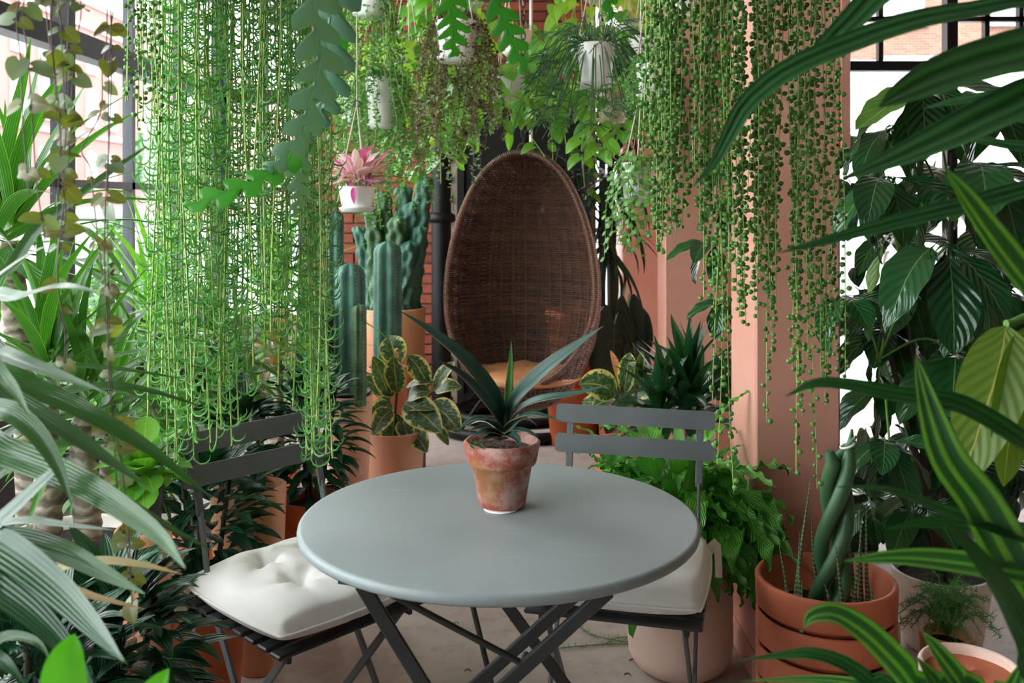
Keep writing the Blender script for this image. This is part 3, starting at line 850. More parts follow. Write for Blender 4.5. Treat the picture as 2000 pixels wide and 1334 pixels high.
# parked car beside the far kerb
car = thing('parked_car', 'pale car parked in the street seen through the lower panes', 'car', (-11.2, 27, -0.2))
def car_section(y, prof):
    return [(x, y, z) for x, z in prof]
body = [(-0.85, 0.30), (-0.90, 0.55), (-0.86, 0.85), (0.86, 0.85), (0.90, 0.55), (0.85, 0.30)]
g = []
for yy, sx, zt in ((-2.15, 0.8, 0.80), (-2.05, 0.95, 0.92), (-1.0, 1.0, 1.0), (0.9, 1.0, 1.0), (1.9, 0.96, 0.95), (2.15, 0.8, 0.85)):
    g.append([(-11.2 + x * sx, 27 + yy, -0.2 + (z * zt if z > 0.5 else z)) for x, z in body])
MB().grid(np.array(g), True, True, True).build('car_body', 'white_render', car)
g = []
for yy, sx, z0, z1 in ((-1.5, 0.84, 0.84, 0.86), (-0.85, 0.72, 0.84, 1.40), (0.55, 0.72, 0.84, 1.42), (1.25, 0.84, 0.84, 0.87)):
    g.append([(-11.2 + s_ * sx, 27 + yy, -0.2 + z) for s_, z in ((-1.05, z0), (-0.85, z1), (0.85, z1), (1.05, z0))])
MB().grid(np.array(g), True, True, True).build('car_cabin', 'dark_glass', car)
for yy in (-1.35, 1.35):
    for s_ in (-1, 1):
        wh = MB().tube([(-11.2 + s_ * 0.72, 27 + yy, 0.13), (-11.2 + s_ * 0.93, 27 + yy, 0.13)], 0.33, 18).build('wheel', 'black_plastic', car)
        MB().tube([(-11.2 + s_ * 0.90, 27 + yy, 0.13), (-11.2 + s_ * 0.95, 27 + yy, 0.13)], 0.21, 14).build('hub_cap', 'grey_panel', wh)
# clipped shrubs on the sidewalk
def leaf_cloud(root, c, rx, ry, rz, n, size, mat, name='foliage', core=0.0):
    q = rnd.random
    tv = np.array([(-0.5, 0, 0), (0, 0.5, 0.1), (0.5, 0, 0), (0, -0.5, 0.1)]); tq = [(0, 1, 2, 3)]
    A = np.array([[jit(1), jit(1), jit(1)] for _ in range(n * 2)])
    A = A[np.linalg.norm(A, axis=1) < 1][:n]
    rr = np.linalg.norm(A, axis=1, keepdims=True)
    A = A / rr * (rr ** 0.35)
    L = A * vec(rx, ry, rz) + np.asarray(tuple(c), float)
    R = np.empty((len(A), 3, 3))
    for k in range(len(A)):
        nn = unit(A[k] + vec(jit(0.6), jit(0.6), jit(0.6))); x = unit(np.cross(nn, vec(jit(1), jit(1), jit(1)))); R[k] = np.stack([x, np.cross(nn, x), nn], 1) * size * rnd.uniform(0.7, 1.3)
    MB().inst(tv, tq, None, R, L).build(name, mat, root, kind='stuff')
for (px, py0, py1, d, lb) in ((216, 425, 585, 6.2, 'tall clipped green shrub on the sidewalk, nearest the thick window post'), (300, 455, 600, 7.4, 'small green shrub on the sidewalk behind the slim grey mullion'), (345, 330, 560, 9.0, 'tall loose green shrub on the sidewalk behind the hanging succulents')):
    a, b = P(px, py0, d), P(px, py1, d)
    zc_, hz = (a.z + b.z) / 2, (a.z - b.z) / 2
    sh = thing('sidewalk_shrub', lb, 'shrub', (a.x, d, -0.17))
    MB().tube([(a.x, d, -0.17), (a.x, d, zc_)], 0.03, 6).build('stem', 'stem_dark', sh)
    leaf_cloud(sh, (a.x, d, (a.z - 0.1) / 2), 0.17, 0.17, (a.z + 0.1) / 2, 1500, 0.045, 'hedge_leaf')
tr = thing('street_tree', 'soft green street tree in front of the rose brick building', 'tree', (-12.8, 36, -0.2))
MB().tube([(-12.8, 36, -0.2), (-12.7, 36, 2.0), (-12.6, 36.2, 3.4)], [0.16, 0.12, 0.08], 8).build('trunk', 'stem_dark', tr)
leaf_cloud(tr, (-12.7, 36, 2.9), 1.5, 1.5, 1.6, 1800, 0.22, 'hedge_leaf')
# ------------------------------------------------------------------ furniture
TX, TY, TZ, TR = -0.025, 1.87, 0.74, 0.385
tb = thing('bistro_table', 'round grey metal folding bistro table in the middle of the plants', 'table', (TX, TY, 0))
prof = [(0, TZ - 0.004), (TR - 0.03, TZ - 0.004), (TR - 0.012, TZ - 0.006), (TR - 0.010, TZ - 0.018), (TR - 0.004, TZ - 0.0195), (TR - 0.001, TZ - 0.016), (TR, TZ - 0.010), (TR - 0.001, TZ - 0.004), (TR - 0.004, TZ - 0.001), (TR - 0.007, TZ), (TR - 0.009, TZ), (TR * 0.6, TZ), (0, TZ)]
MB().lathe(prof, (TX, TY, 0), 96).build('tabletop', 'grey_enamel', tb)
def bars(name, root, mat, items, wd=0.024, th=0.011):
    for p0, p1, *o in items:
        w_ = o[0] if o else wd; t_ = o[1] if len(o) > 1 else th
        MB().bar(p0, p1, w_, t_, (0.12, -1, 0.1), 0.002).build(name, mat, root)
ZU = TZ - 0.028
bars('leg', tb, 'dark_metal', [((-0.252, 1.605, ZU), (0.18, 1.62, 0.0)), ((-0.157, 2.0, ZU), (0.354, 2.02, 0.0)),
                               ((0.158, 1.575, ZU), (-0.42, 1.95, 0.0)), ((0.205, 1.755, ZU), (-0.40, 2.11, 0.0))], 0.024, 0.012)
MB().tube([(-0.237, 1.615, ZU - 0.004), (0.012, 1.66, 0.555)], 0.006, 8).build('brace_rod', 'dark_metal', tb)
MB().tube([(-0.135, 2.03, ZU), (0.036, 2.03, 0.0)], 0.006, 8).build('brace_rod', 'dark_metal', tb)
MB().bar((-0.28, 1.60, ZU + 0.006), (-0.14, 2.05, ZU + 0.006), 0.022, 0.012).build('underframe_rail', 'dark_metal', tb)
MB().bar((0.13, 1.56, ZU + 0.006), (0.24, 1.85, ZU + 0.006), 0.022, 0.012).build('underframe_rail', 'dark_metal', tb)
MB().tube([(-0.05, 1.70, 0.36), (0.03, 2.1, 0.36)], 0.008, 8).build('pivot_rod', 'dark_metal', tb)

def bistro_chair(loc, rot, label):
    """local x = width, local y = backwards; seat 0.45 high, back 0.82 high"""
    R = Matrix.Rotation(rot, 3, 'Z')
    L = Vector((loc[0], loc[1], 0))
    def W(x, y, z): return L + R @ Vector((x, y, z))
    bx, by = R @ Vector((1, 0, 0)), R @ Vector((0, 1, 0))
    ch = thing('bistro_chair', label, 'chair', L)
    rm = np.array([tuple(r) for r in R])
    def slat_box(x0, x1, y, z, hgt, th, tilt, mat, name):
        rt = rm @ np.array([tuple(r) for r in Matrix.Rotation(tilt, 3, 'X')])
        # rounded flat slat
        n = 5; rr = 0.010
        pts = []
        for cx_, cz_, a0 in ((x1 - rr, hgt / 2 - rr, 0), (x0 + rr, hgt / 2 - rr, PI / 2), (x0 + rr, -hgt / 2 + rr, PI), (x1 - rr, -hgt / 2 + rr, 3 * PI / 2)):
            for k in range(n):
                a = a0 + k / (n - 1) * PI / 2
                pts.append((cx_ + rr * math.cos(a), cz_ + rr * math.sin(a)))
        g = np.array([[(x, yy, zz) for x, zz in pts] for yy in (-th / 2, th / 2)])
        g = g @ rt.T + np.array(tuple(W(0, y, z)))
        m = MB().grid(g, True, True, True); m.flat = True
        return m.build(name, mat, ch)
    # back slats, with rivets
    for z, y in ((0.800, 0.210), (0.727, 0.194)):
        so = slat_box(-0.203, 0.203, y - 0.008, z, 0.047, 0.005, -0.18, 'grey_metal', 'back_slat')
        for sx in (-0.165, 0.165):
            for dz in ((-0.011, 0.011) if z > 0.77 else (0.0,)):
                p = W(sx, y - 0.0125 + dz * 0.2, z + dz)
                MB().lathe([(0, 0.0028), (0.003, 0.0022), (0.0052, 0)], (0, 0, 0), 10).build('rivet', 'grey_metal', so, flat=False).matrix_basis = Matrix.Translation(p - L) @ (R @ Matrix.Rotation(PI / 2, 3, 'X')).to_4x4()
    # uprights run down and forward into the front feet; the other legs run from the seat front to the back feet
    for sx in (-0.165, 0.165):
        MB().bar(W(sx, 0.213, 0.818), W(sx, 0.172, 0.64), 0.018, 0.006, -by, 0.0015).build('upright', 'grey_metal', ch)
        MB().bar(W(sx, 0.174, 0.65), W(sx, 0.128, 0.46), 0.018, 0.007, bx, 0.0015).build('upright', 'grey_metal', ch)
        MB().bar(W(sx, 0.131, 0.472), W(sx * 1.02, -0.185, 0.0), 0.018, 0.009, bx, 0.0015).build('front_leg', 'grey_metal', ch)
        MB().bar(W(sx * 0.93, -0.150, 0.425), W(sx * 0.95, 0.215, 0.0), 0.018, 0.009, bx, 0.0015).build('back_leg', 'grey_metal', ch)
        MB().bar(W(sx * 0.97, -0.175, 0.427), W(sx * 0.97, 0.165, 0.437), 0.020, 0.010, bx, 0.0015).build('seat_rail', 'dark_metal', ch)
        MB().box(W(sx * 1.02, 0.122, 0.440), (0.014, 0.030, 0.026), rm, 0.003).build('hinge', 'grey_metal', ch)
    for y, z in ((-0.105, 0.12), (0.115, 0.12)):
        MB().tube([W(-0.165, y, z), W(0.165, y, z)], 0.006, 8).build('crossbar', 'dark_metal', ch)
    for k in range(8):
        y = -0.172 + k * 0.048
        so = MB().box(W(0, y, 0.443 + 0.001 * k), (0.39, 0.036, 0.010), rm, 0.003).build('seat_slat', 'dark_metal', ch)
    return ch, W, R

def seat_cushion(W, R, label, z0=0.451, ties=True):
    """tufted square pad lying on a seat"""
    o = W(0, 0, z0)
    cu = thing('seat_cushion', label, 'cushion', o)
    n = 44
    h = 0.198
    s = np.linspace(-1, 1, n)
    U, V = np.meshgrid(s, s, indexing='ij')
    # square with soft corners
    X = h * U * np.sqrt(1 - 0.10 * V ** 2); Y = h * V * np.sqrt(1 - 0.10 * U ** 2)
    edge = np.clip((1 - np.abs(U) ** 3.2), 0, 1) ** 0.5 * np.clip((1 - np.abs(V) ** 3.2), 0, 1) ** 0.5
    T = 0.042 + 0.046 * edge
    for (a, b) in ((-0.33, -0.33), (0.33, -0.33), (-0.33, 0.33), (0.33, 0.33)):
        r2 = (U - a) ** 2 + (V - b) ** 2
        T = T - 0.042 * np.exp(-r2 / 0.016) * edge
        ang = np.arctan2(V - b, U - a)
        T = T + 0.0075 * np.sin(ang * 5 + a * 9 + b * 4) * np.exp(-r2 / 0.12) * edge
    nzv = np.array([[noise.noise((u * 2.2 + z0 * 9 + o.x * 7, v * 2.2, 0.3)) for v in s] for u in s])
    T = T + 0.014 * nzv * edge
    bulge = np.clip(edge, 0, 1)
    topz = T + 0.008
    botz = np.where(edge > 0, 0.034 - 0.034 * bulge ** 0.6, 0.034)
    rm = np.array([tuple(r) for r in R])
    def world(Z):
        g = np.stack([X, Y, Z], -1).reshape(-1, 3) @ rm.T
        return (g + np.array(tuple(o))).reshape(n, n, 3)
    gt, gb = world(np.where(edge > 0, topz, 0.034)), world(np.maximum(botz, 0.0))
    m = MB().grid(gt[::-1]); m.grid(gb)
    ring = lambda g: np.concatenate([g[:, 0], g[-1, 1:], g[-2::-1, -1], g[0, -2:0:-1]])
    m.grid(np.stack([ring(gt), ring(gb)]), True)
    m.build('pad', 'canvas', cu)
    # welted side seam
    rg = (ring(gt) + ring(gb)) / 2
    ctr = np.array(tuple(o)); out = rg - ctr; out[:, 2] = 0
    MB().ring(rg + out * 0.012, 0.0035, 6).build('piping', 'canvas', cu)
    if ties:
        for sx in (-1, 1):
            p0 = W(sx * 0.185, 0.172, z0 + 0.03)
            pts = [p0, W(sx * 0.205, 0.19, z0 + 0.045), W(sx * 0.21, 0.185, z0 + 0.01), W(sx * 0.212, 0.17, z0 - 0.03)]
            blade(pts, 0.03, (0.6, -0.6, 0.2), 'flat', 0.1, 8, 3).build('tie', 'canvas', cu)
    return cu

chR, WR, RR = bistro_chair((0.262, 2.262), math.radians(-14.5), 'grey metal bistro chair between the round table and the fern bush')
chL, WL, RL = bistro_chair((-0.465, 2.172), math.radians(46.8), 'grey metal bistro chair in front of the hanging succulent curtain')
seat_cushion(WR, RR, 'white tufted cushion on the chair by the fern bush')
seat_cushion(WL, RL, 'white tufted cushion on the chair below the hanging succulents')

# wicker egg chair hanging behind
EX, EY = P(1022, 0, 4.7).x, 4.7
EZ0 = ZC - (803 - HY) / F * 4.7
EH = (803 - 297) / F * 4.7
egg = thing('egg_chair', 'dark brown wicker hanging egg chair', 'chair', (EX, EY, EZ0))
zk = np.array([0, 0.012, 0.04, 0.09, 0.16, 0.26, 0.36, 0.46, 0.56, 0.66, 0.76, 0.85, 0.92, 0.97, 0.992, 1.0]) * EH
rk = np.array([0.0, 0.085, 0.165, 0.235, 0.292, 0.342, 0.368, 0.376, 0.366, 0.343, 0.305, 0.255, 0.198, 0.128, 0.066, 0.012])
def eR(z):
    return float(np.interp(z, zk, rk))
def ecut(z):
    u = 1 - z / EH
    return 0.02 + 0.10 * u + 0.22 * max(0, u - 0.55) ** 1.6 * 4.2
def ebeta(z):
    R_ = max(eR(z), 1e-4); c_ = ecut(z)
    if z > 0.97 * EH: c_ = min(c_, R_ * 0.2)
    return PI if c_ >= R_ else PI - math.acos(c_ / R_)
rotE = math.radians(-13)
cE, sE = math.cos(rotE), math.sin(rotE)
def ept(z, b, off=0.0):
    R_ = eR(z) + off
    x, y = R_ * math.sin(b), R_ * math.cos(b)
    return (EX + x * cE - y * sE, EY + x * sE + y * cE, EZ0 + z)
rows = MB()
nr = int(EH / 0.0105)
dB = math.radians(5.0)
for r in range(1, nr):
    z = r * EH / nr
    bm = ebeta(z)
    cnt = max(10, int(2 * bm / (dB / 2)))
    bs = np.linspace(-bm, bm, cnt)
    pts = []
    for b in bs:
        k = b / dB + (0.5 if r % 2 else 0)
        off = 0.0042 * math.cos(k * PI * 1.0 + (PI if r % 2 else 0))
        pts.append(ept(z + 0.0012 * math.sin(b * 9 + r), b, off))
    rows.tube(pts, 0.0047, 4, False)
rows.build('wicker_weave', 'rattan', egg, kind='stuff')
stk = MB()
for k in range(-36, 37):
    b = k * dB
    if abs(b) > PI: continue
    pts = []
    for z in np.linspace(0.02 * EH, 0.985 * EH, 60):
        if abs(b) <= ebeta(z): pts.append(ept(z, b))
        elif len(pts) > 2:
            stk.tube(pts, 0.0045, 5, False); pts = []
        else: pts = []
    if len(pts) > 2: stk.tube(pts, 0.0045, 5, False)
stk.build('wicker_stakes', 'rattan', egg, kind='stuff')
zr = None
for z in np.linspace(0.02 * EH, 0.6 * EH, 200):
    if ebeta(z) < PI - 1e-3:
        zr = z; break
zz = np.concatenate([zr + (0.998 * EH - zr) * (1 - np.cos(np.linspace(0, PI, 90))) / 2])
half = [ept(z, ebeta(z)) for z in zz]; other = [ept(z, -ebeta(z)) for z in zz[::-1]]
rimp = np.array(half + other)
# even spacing and smoothing round the loop
rimp = np.vstack([rimp, rimp[:1]])
sl = np.concatenate([[0], np.cumsum(np.linalg.norm(np.diff(rimp, axis=0), axis=1))])
u = np.linspace(0, sl[-1], 160, endpoint=False)
rimp = np.stack([np.interp(u, sl, rimp[:, k]) for k in range(3)], 1)
for _ in range(4):
    rimp = (np.roll(rimp, 1, 0) + 2 * rimp + np.roll(rimp, -1, 0)) / 4
MB().ring(rimp, 0.0175, 12).build('rim', 'rattan_wrap', egg)
# hanging ring, hook and chain
top = Vector((EX, EY, EZ0 + EH + 0.005))
def ringpts(c, r, ax, n=16, sq=1.0):
    return [(c[0] + r * math.cos(a) * (ax == 'x') , c[1] + r * math.cos(a) * (ax == 'y'), c[2] + r * sq * math.sin(a)) for a in np.linspace(0, 2 * PI, n, endpoint=False)]
MB().ring(ringpts(top + Vector((0, 0, 0.012)), 0.024, 'x'), 0.006, 8).build('hanging_ring', 'rattan_wrap', egg)
zc2 = top.z + 0.045; k = 0
while zc2 < ZT - 0.05:
    MB().ring(ringpts((EX, EY, zc2), 0.010, 'x' if k % 2 else 'y', 12, 2.4), 0.0032, 6).build('chain_link', 'frame_grey', egg)
    zc2 += 0.040; k += 1
# seat pad inside the egg
zs = zr + 0.005
n = 40
g = []
for k in range(9):
    rr = [0.0, 0.10, 0.18, 0.235, 0.262, 0.268, 0.255, 0.20, 0.0][k]; zo = [0.055, 0.054, 0.052, 0.045, 0.030, 0.012, 0.0, -0.004, -0.004][k]
    a = np.linspace(0, 2 * PI, n, endpoint=False)
    wr = 0.006 * np.sin(a * 11 + k) * (k in (2, 3, 4)) + 0.004 * np.sin(a * 5)
    fwd = Vector((-sE * -1 * 0.02, -0.02, 0))
    g.append(np.stack([EX + rr * np.cos(a) - 0.03 * sE, EY + rr * np.sin(a) - 0.03, EZ0 + zs + zo + wr * (0 < k < 5)], 1))
pad = thing('round_cushion', 'round tan leather cushion lying in the wicker egg chair', 'cushion', (EX, EY, EZ0 + zs))
MB().grid(np.array(g), True).build('cover', 'tan_leather', pad)
MB().ring([(q[0], q[1], q[2]) for q in g[5]], 0.005, 6).build('piping', 'tan_leather', pad)
# low tubular stand on the floor below the egg chair
st = thing('tubular_stand', 'low black tubular metal base on the floor under the egg chair', 'stand', (EX, 5.72, 0))
for r_, z_ in ((0.50, 0.035), (0.40, 0.10)):
    MB().ring([(EX + r_ * math.cos(a), 5.72 + r_ * 0.8 * math.sin(a), z_) for a in np.linspace(0, 2 * PI, 60, endpoint=False)], 0.032, 10).build('base_ring', 'iron', st)
for a in (0.6, 2.5, 3.9, 5.5):
    MB().tube([(EX + 0.50 * math.cos(a), 5.72 + 0.40 * math.sin(a), 0.035), (EX + 0.32 * math.cos(a), 5.72 + 0.25 * math.sin(a), 0.20)], 0.012, 8).build('strut', 'iron', st)
# ------------------------------------------------------------------ plant on the table
pc = Vector((-0.020, 1.925, TZ))
ag = thing('potted_succulent', 'dark green long-leaved succulent in a weathered clay pot on the round table', 'potted plant', pc)
make_pot(ag, pc + Vector((0, 0, 0.003)), 0.047, 0.068, 0.130, 'weathered_clay', 'gravel_soil', inner=0.016, wall=0.007, band=0.046, bandw=0.009, n=56)
tag(MB().lathe([(0, 0.0005), (0.033, 0.0005), (0.034, 0.0018), (0.033, 0.0028), (0, 0.0028)], (pc.x - 0.002, pc.y - 0.020, TZ), 32).build('paper_coaster', 'white_plastic'),
    'small white disc peeping out from under the clay pot on the table', 'coaster')
D0 = 1.925
def ap(*pts): return [P(x, y, d) for x, y, d in pts]
AG = [  # control points (col,row,depth), width px, normal, material
    (((986, 832, 1.93), (960, 770, 1.90), (905, 700, 1.88), (845, 650, 1.87), (783, 608, 1.86)), 50, (0.45, -0.6, 0.6), 'agave'),
    (((982, 836, 1.92), (955, 790, 1.87), (905, 735, 1.83), (850, 700, 1.80)), 36, (0.4, -0.6, 0.6), 'agave'),
    (((990, 832, 1.93), (993, 770, 1.93), (997, 710, 1.93), (999, 663, 1.93)), 21, (0.2, -1, 0.1), 'agave_new'),
    (((990, 812, 1.93), (1020, 765, 1.90), (1080, 710, 1.88), (1130, 672, 1.87), (1178, 637, 1.86)), 46, (-0.45, -0.6, 0.6), 'agave'),
    (((988, 832, 1.92), (1020, 795, 1.87), (1065, 778, 1.83), (1130, 768, 1.81), (1192, 750, 1.80)), 27, (-0.1, -0.55, 0.85), 'agave'),
    (((986, 840, 1.92), (1010, 818, 1.87), (1045, 808, 1.84), (1098, 823, 1.82)), 26, (0, -0.4, 0.9), 'agave'),
    (((982, 842, 1.92), (955, 820, 1.86), (925, 820, 1.83), (896, 838, 1.81)), 26, (0, -0.4, 0.9), 'agave'),
    (((980, 848, 1.91), (955, 834, 1.86), (935, 836, 1.83), (914, 842, 1.82)), 22, (0, -0.4, 0.9), 'agave'),
    (((980, 852, 1.90), (957, 844, 1.86), (938, 846, 1.84), (920, 858, 1.83)), 22, (0, -0.4, 0.9), 'agave'),
    (((988, 850, 1.91), (1005, 840, 1.88), (1030, 842, 1.86), (1052, 853, 1.85)), 20, (0, -0.4, 0.9), 'agave'),
    (((984, 856, 1.89), (995, 850, 1.86), (1010, 858, 1.84), (1016, 874, 1.83)), 26, (0, -0.5, 0.8), 'agave'),
    (((978, 858, 1.89), (965, 852, 1.86), (950, 856, 1.845), (936, 862, 1.84)), 18, (0, -0.5, 0.8), 'agave'),
    (((984, 846, 1.95), (960, 826, 2.0), (940, 822, 2.03), (915, 830, 2.05)), 20, (0, -0.4, 0.9), 'agave'),
    (((990, 846, 1.95), (1010, 822, 2.0), (1030, 818, 2.03), (1050, 832, 2.05)), 20, (0, -0.4, 0.9), 'agave')]
for pts, wpx, nr_, mt in AG:
    blade(ap(*pts), wpx / F * 1.9, nr_, 'sword', 0.35, 18, 7, thick=0.006).build('leaf', mt, ag)
tv = np.array([(-0.5, 0, 0), (0, 0.5, 0.1), (0.5, 0, 0), (0, -0.5, 0.1)])
m = MB()
for k in range(60):
    q = P(930 + jit(14), 868 + jit(9), 1.87 + jit(0.02))
    m.inst(tv, [(0, 1, 2, 3)], None, np.array([np.array(Matrix.Rotation(jit(3), 3, 'Z') @ Matrix.Rotation(jit(0.8), 3, 'X')) * 0.006]), np.array([tuple(q)]))
m.build('tiny_weed', 'feather', ag, kind='stuff')

# ------------------------------------------------------------------ hanging-pot helper
def hang_pot(root, c, r0, r1, h, mat, saucer=True, apex=0.34, cords=3, soil='soil', band=0.0, drop=None):
    """pot with its rim centre at c, cords to a ring and a line to the ceiling"""
    c = Vector(tuple(c))
    b = c - Vector((0, 0, h))
    make_pot(root, b, r0, r1, h, mat, soil, inner=0.012, n=32, wall=0.004, band=band, bandw=0.004)
    if saucer:
        MB().lathe([(0, -0.004), (r0 * 1.02, -0.004), (r0 * 1.28, 0.012), (r0 * 1.30, 0.014), (r0 * 1.26, 0.014), (r0 * 1.0, 0.0), (0, 0.0)], b - Vector((0, 0, 0.004)), 32).build('saucer', mat, root)
    ap_ = c + Vector((0, 0, apex))
    ph = rnd.random() * 2
    for k in range(cords):
        a = ph + k * 2 * PI / cords
        e = c + Vector((r1 * 0.98 * math.cos(a), r1 * 0.98 * math.sin(a), -0.006))
        MB().tube([e, ap_], 0.0022, 5).build('cord', 'cord', root)
    MB().tube([ap_, Vector((ap_.x, ap_.y, ZT))], 0.0022, 5).build('hanging_line', 'cord', root)
    MB().ring(ringpts(ap_, 0.012, 'x', 12), 0.0025, 6).build('hook', 'frame_grey', root)

def hang_path(x, y, ztop, zend, c=None, sway=0.012, n=22, out=0.0):
    """a strand: over the pot rim, then down with a little sway"""
    ph, k1 = rnd.random() * 6, rnd.uniform(3, 6)
    z = np.linspace(ztop, zend, n)
    L = ztop - z
    drift = jit(0.03)
    X = x + sway * np.sin(L * k1 + ph) * np.clip(L * 3, 0, 1) + drift * L
    Y = y + sway * np.cos(L * k1 * 0.8 + ph * 2) * np.clip(L * 3, 0, 1) + jit(0.03) * L
    p = np.stack([X, Y, z], 1)
    if c is not None:
        top = np.array(tuple(c)); d = p[0] - top; d[2] = 0
        p = np.vstack([top + d * 0.55 + vec(0, 0, -0.004), top + d * 0.9 + vec(0, 0, 0.015), p])
    return p

# crescent leaf template: a thin curved horn leaving the stem outward, tip turned up
def horn(n=6, k=4, r=0.5, a0=-165, a1=20):
    a = np.radians(np.linspace(a0, a1, n))
    path = np.stack([r + r * np.cos(a), np.zeros(n), r * np.sin(a)], 1) - np.array([r + r * math.cos(a[0]), 0, r * math.sin(a[0])])
    rad = np.array([0.35, 0.8, 1.0, 0.95, 0.62, 0.08])[:n] * 0.056
    g = tube_grid(path, rad, k)
    mb = MB().grid(g, True)
    return mb.v[0], mb.q[0], mb.uv[0]
HORN = horn()

def on_strand(p, step, jitter=0.3):
    seg = np.linalg.norm(np.diff(p, axis=0), axis=1); s = np.concatenate([[0], np.cumsum(seg)])
    u = np.arange(step * 0.5, s[-1], step); u = u + np.array([jit(jitter * step) for _ in u])
    u = np.clip(u, 0, s[-1])
    return np.stack([np.interp(u, s, p[:, k]) for k in range(3)], 1)

def azR(az, size, tilt=0.0, roll=0.0):
    R = Matrix.Rotation(az, 3, 'Z') @ Matrix.Rotation(tilt, 3, 'Y') @ Matrix.Rotation(roll, 3, 'X')
    return np.array([tuple(r) for r in R]) * size

def dolphin_plant(label, pxs, d, ends, n, potc, seed):
    """a curtain of thin strands set with hooked leaves; ends: rows (of the photograph) where strands stop, by column"""
    global rnd
    root = thing('hanging_succulent', label, 'hanging plant', potc, 'trailing hooked-leaf succulents')
    hang_pot(root, potc, 0.09, 0.115, 0.14, 'white_plastic', False, 0.4)
    for i in range(n):
        f = (i + rnd.random()) / n
        px = lerp(pxs[0], pxs[1], f)
        dd = d + jit(0.11)
        ye = np.interp(px, [e[0] for e in ends], [e[1] for e in ends]) + (jit(60) if rnd.random() < 0.75 else rnd.uniform(-330, 20))
        q = P(px, 0, dd); e = P(px, max(ye, 160), dd)
        p = hang_path(q.x, q.y, potc[2] - 0.01, e.z, potc, 0.008)
        st_ = MB().tube(p, 0.0017, 4, False).build('strand', 'stem_pale', root)
        L = on_strand(p[2:], 0.0165)
        R = np.array([azR(golden(k, i) + jit(0.6), 0.034 * rnd.uniform(0.7, 1.2), jit(0.35), jit(0.3)) for k in range(len(L))])
        MB().inst(HORN[0], HORN[1], None, R, L, HORN[2]).build('leaves', 'dolphin', st_, kind='stuff')

dolphin_plant('trailing succulent with hooked leaves, longest curtain beside the window posts', (303, 402), 1.92,
              [(300, 640), (320, 840), (345, 880), (370, 850), (402, 760)], 22, P(352, -195, 1.92), 1)
dolphin_plant('trailing succulent with hooked leaves, widest curtain above the grey chair', (398, 560), 1.90,
              [(395, 560), (420, 740), (440, 850), (480, 720), (520, 640), (560, 660)], 38, P(478, -195, 1.90), 2)
dolphin_plant('trailing succulent with hooked leaves, narrow curtain in front of the columnar cacti', (552, 656), 1.97,
              [(550, 640), (580, 820), (620, 880), (645, 830), (660, 520)], 23, P(604, -195, 1.97), 3)

# ------------------------------------------------------------------ string of pearls
def ball(nu=7, nv=5):
    a = np.linspace(0, 2 * PI, nu, endpoint=False); b = np.linspace(-PI / 2, PI / 2, nv + 2)
    g = np.stack([np.cos(b)[:, None] * np.cos(a), np.cos(b)[:, None] * np.sin(a), np.repeat(np.sin(b)[:, None], nu, 1)], -1)
    g[-1, :, 2] = 1.18
    mb = MB().grid(g * 0.5, True)
    return mb.v[0], mb.q[0], mb.uv[0]
BALL = ball()
PEARL_ME = None
def pearl_plant(label, rows, potc, single=(), size=0.0115, thin=False):
    """rows: (col0, col1, depth, end row low, end row high, count); strands listed in `single` carry their pearls one by one"""
    global PEARL_ME
    if PEARL_ME is None:
        m_ = MB(); m_.add(BALL[0], BALL[1], None, BALL[2]); PEARL_ME = m_.mesh('pearl', 'pearl')
    root = thing('string_of_pearls', label, 'hanging plant', potc, 'trailing plants with bead leaves')
    hang_pot(root, potc, 0.10, 0.125, 0.14, 'white_plastic', False, 0.4)
    strands = []
    for (a, b, d, e0, e1, n) in rows:
        for i in range(n):
            px = lerp(a, b, (i + rnd.random()) / n); dd = d + jit(0.07)
            ye = rnd.uniform(e0, e1)
            q, e = P(px, 0, dd), P(px, ye, dd)
            strands.append((q, e, False))
    for (px, d, ye) in single:
        strands.append((P(px, 0, d), P(px, ye, d), True))
    for (q, e, hero) in strands:
        p = hang_path(q.x, q.y, potc[2] - 0.01, e.z, potc, 0.007)
        st_ = MB().tube(p, 0.0011, 4, False).build('strand', 'stem_pale', root)
        L = on_strand(p[2:], 0.0145 if not hero else 0.019, 0.4)
        az = np.array([rnd.random() * 2 * PI for _ in L])
        sz = np.array([size * rnd.uniform(0.7, 1.15) for _ in L])
        L = L + np.stack([np.cos(az), np.sin(az), np.full(len(az), -0.1)], 1) * (sz * 0.62)[:, None]
        if hero:
            for k in range(len(L)):
                link('pearl', PEARL_ME, st_, Matrix.Translation(L[k]) @ Matrix.Rotation(az[k], 4, 'Z') @ Matrix.Rotation(1.2, 4, 'Y') @ Matrix.Scale(sz[k], 4))
        else:
            R = np.array([azR(az[k], sz[k], 1.2) for k in range(len(L))])
            MB().inst(BALL[0], BALL[1], None, R, L, BALL[2]).build('pearls', 'pearl', st_, kind='stuff')
pearl_plant('dense string-of-pearls curtain hanging between the two pink pillars', [
    (1256, 1330, 1.98, 260, 500, 15), (1300, 1400, 2.02, 300, 470, 17), (1380, 1440, 2.0, 320, 620, 9)], P(1345, -185, 2.0),
    single=((1408, 1.95, 965), (1418, 1.97, 780), (1402, 1.99, 900)))
pearl_plant('string-of-pearls curtain hanging in front of the nearest pink pillar', [
    (1430, 1500, 2.05, 400, 640, 12), (1480, 1560, 2.08, 430, 760, 9), (1540, 1640, 2.10, 480, 780, 11), (1430, 1500, 2.2, 200, 520, 6)], P(1535, -185, 2.1),
    single=((1490, 2.05, 700), (1525, 2.04, 830), (1545, 2.06, 930), (1581, 2.05, 955), (1604, 2.08, 790), (1562, 2.07, 820)))
pearl_plant('small string of pearls hanging left of the succulent curtain by the window transom', [(250, 312, 1.7, 100, 260, 13)], P(282, -190, 1.7), size=0.0085)

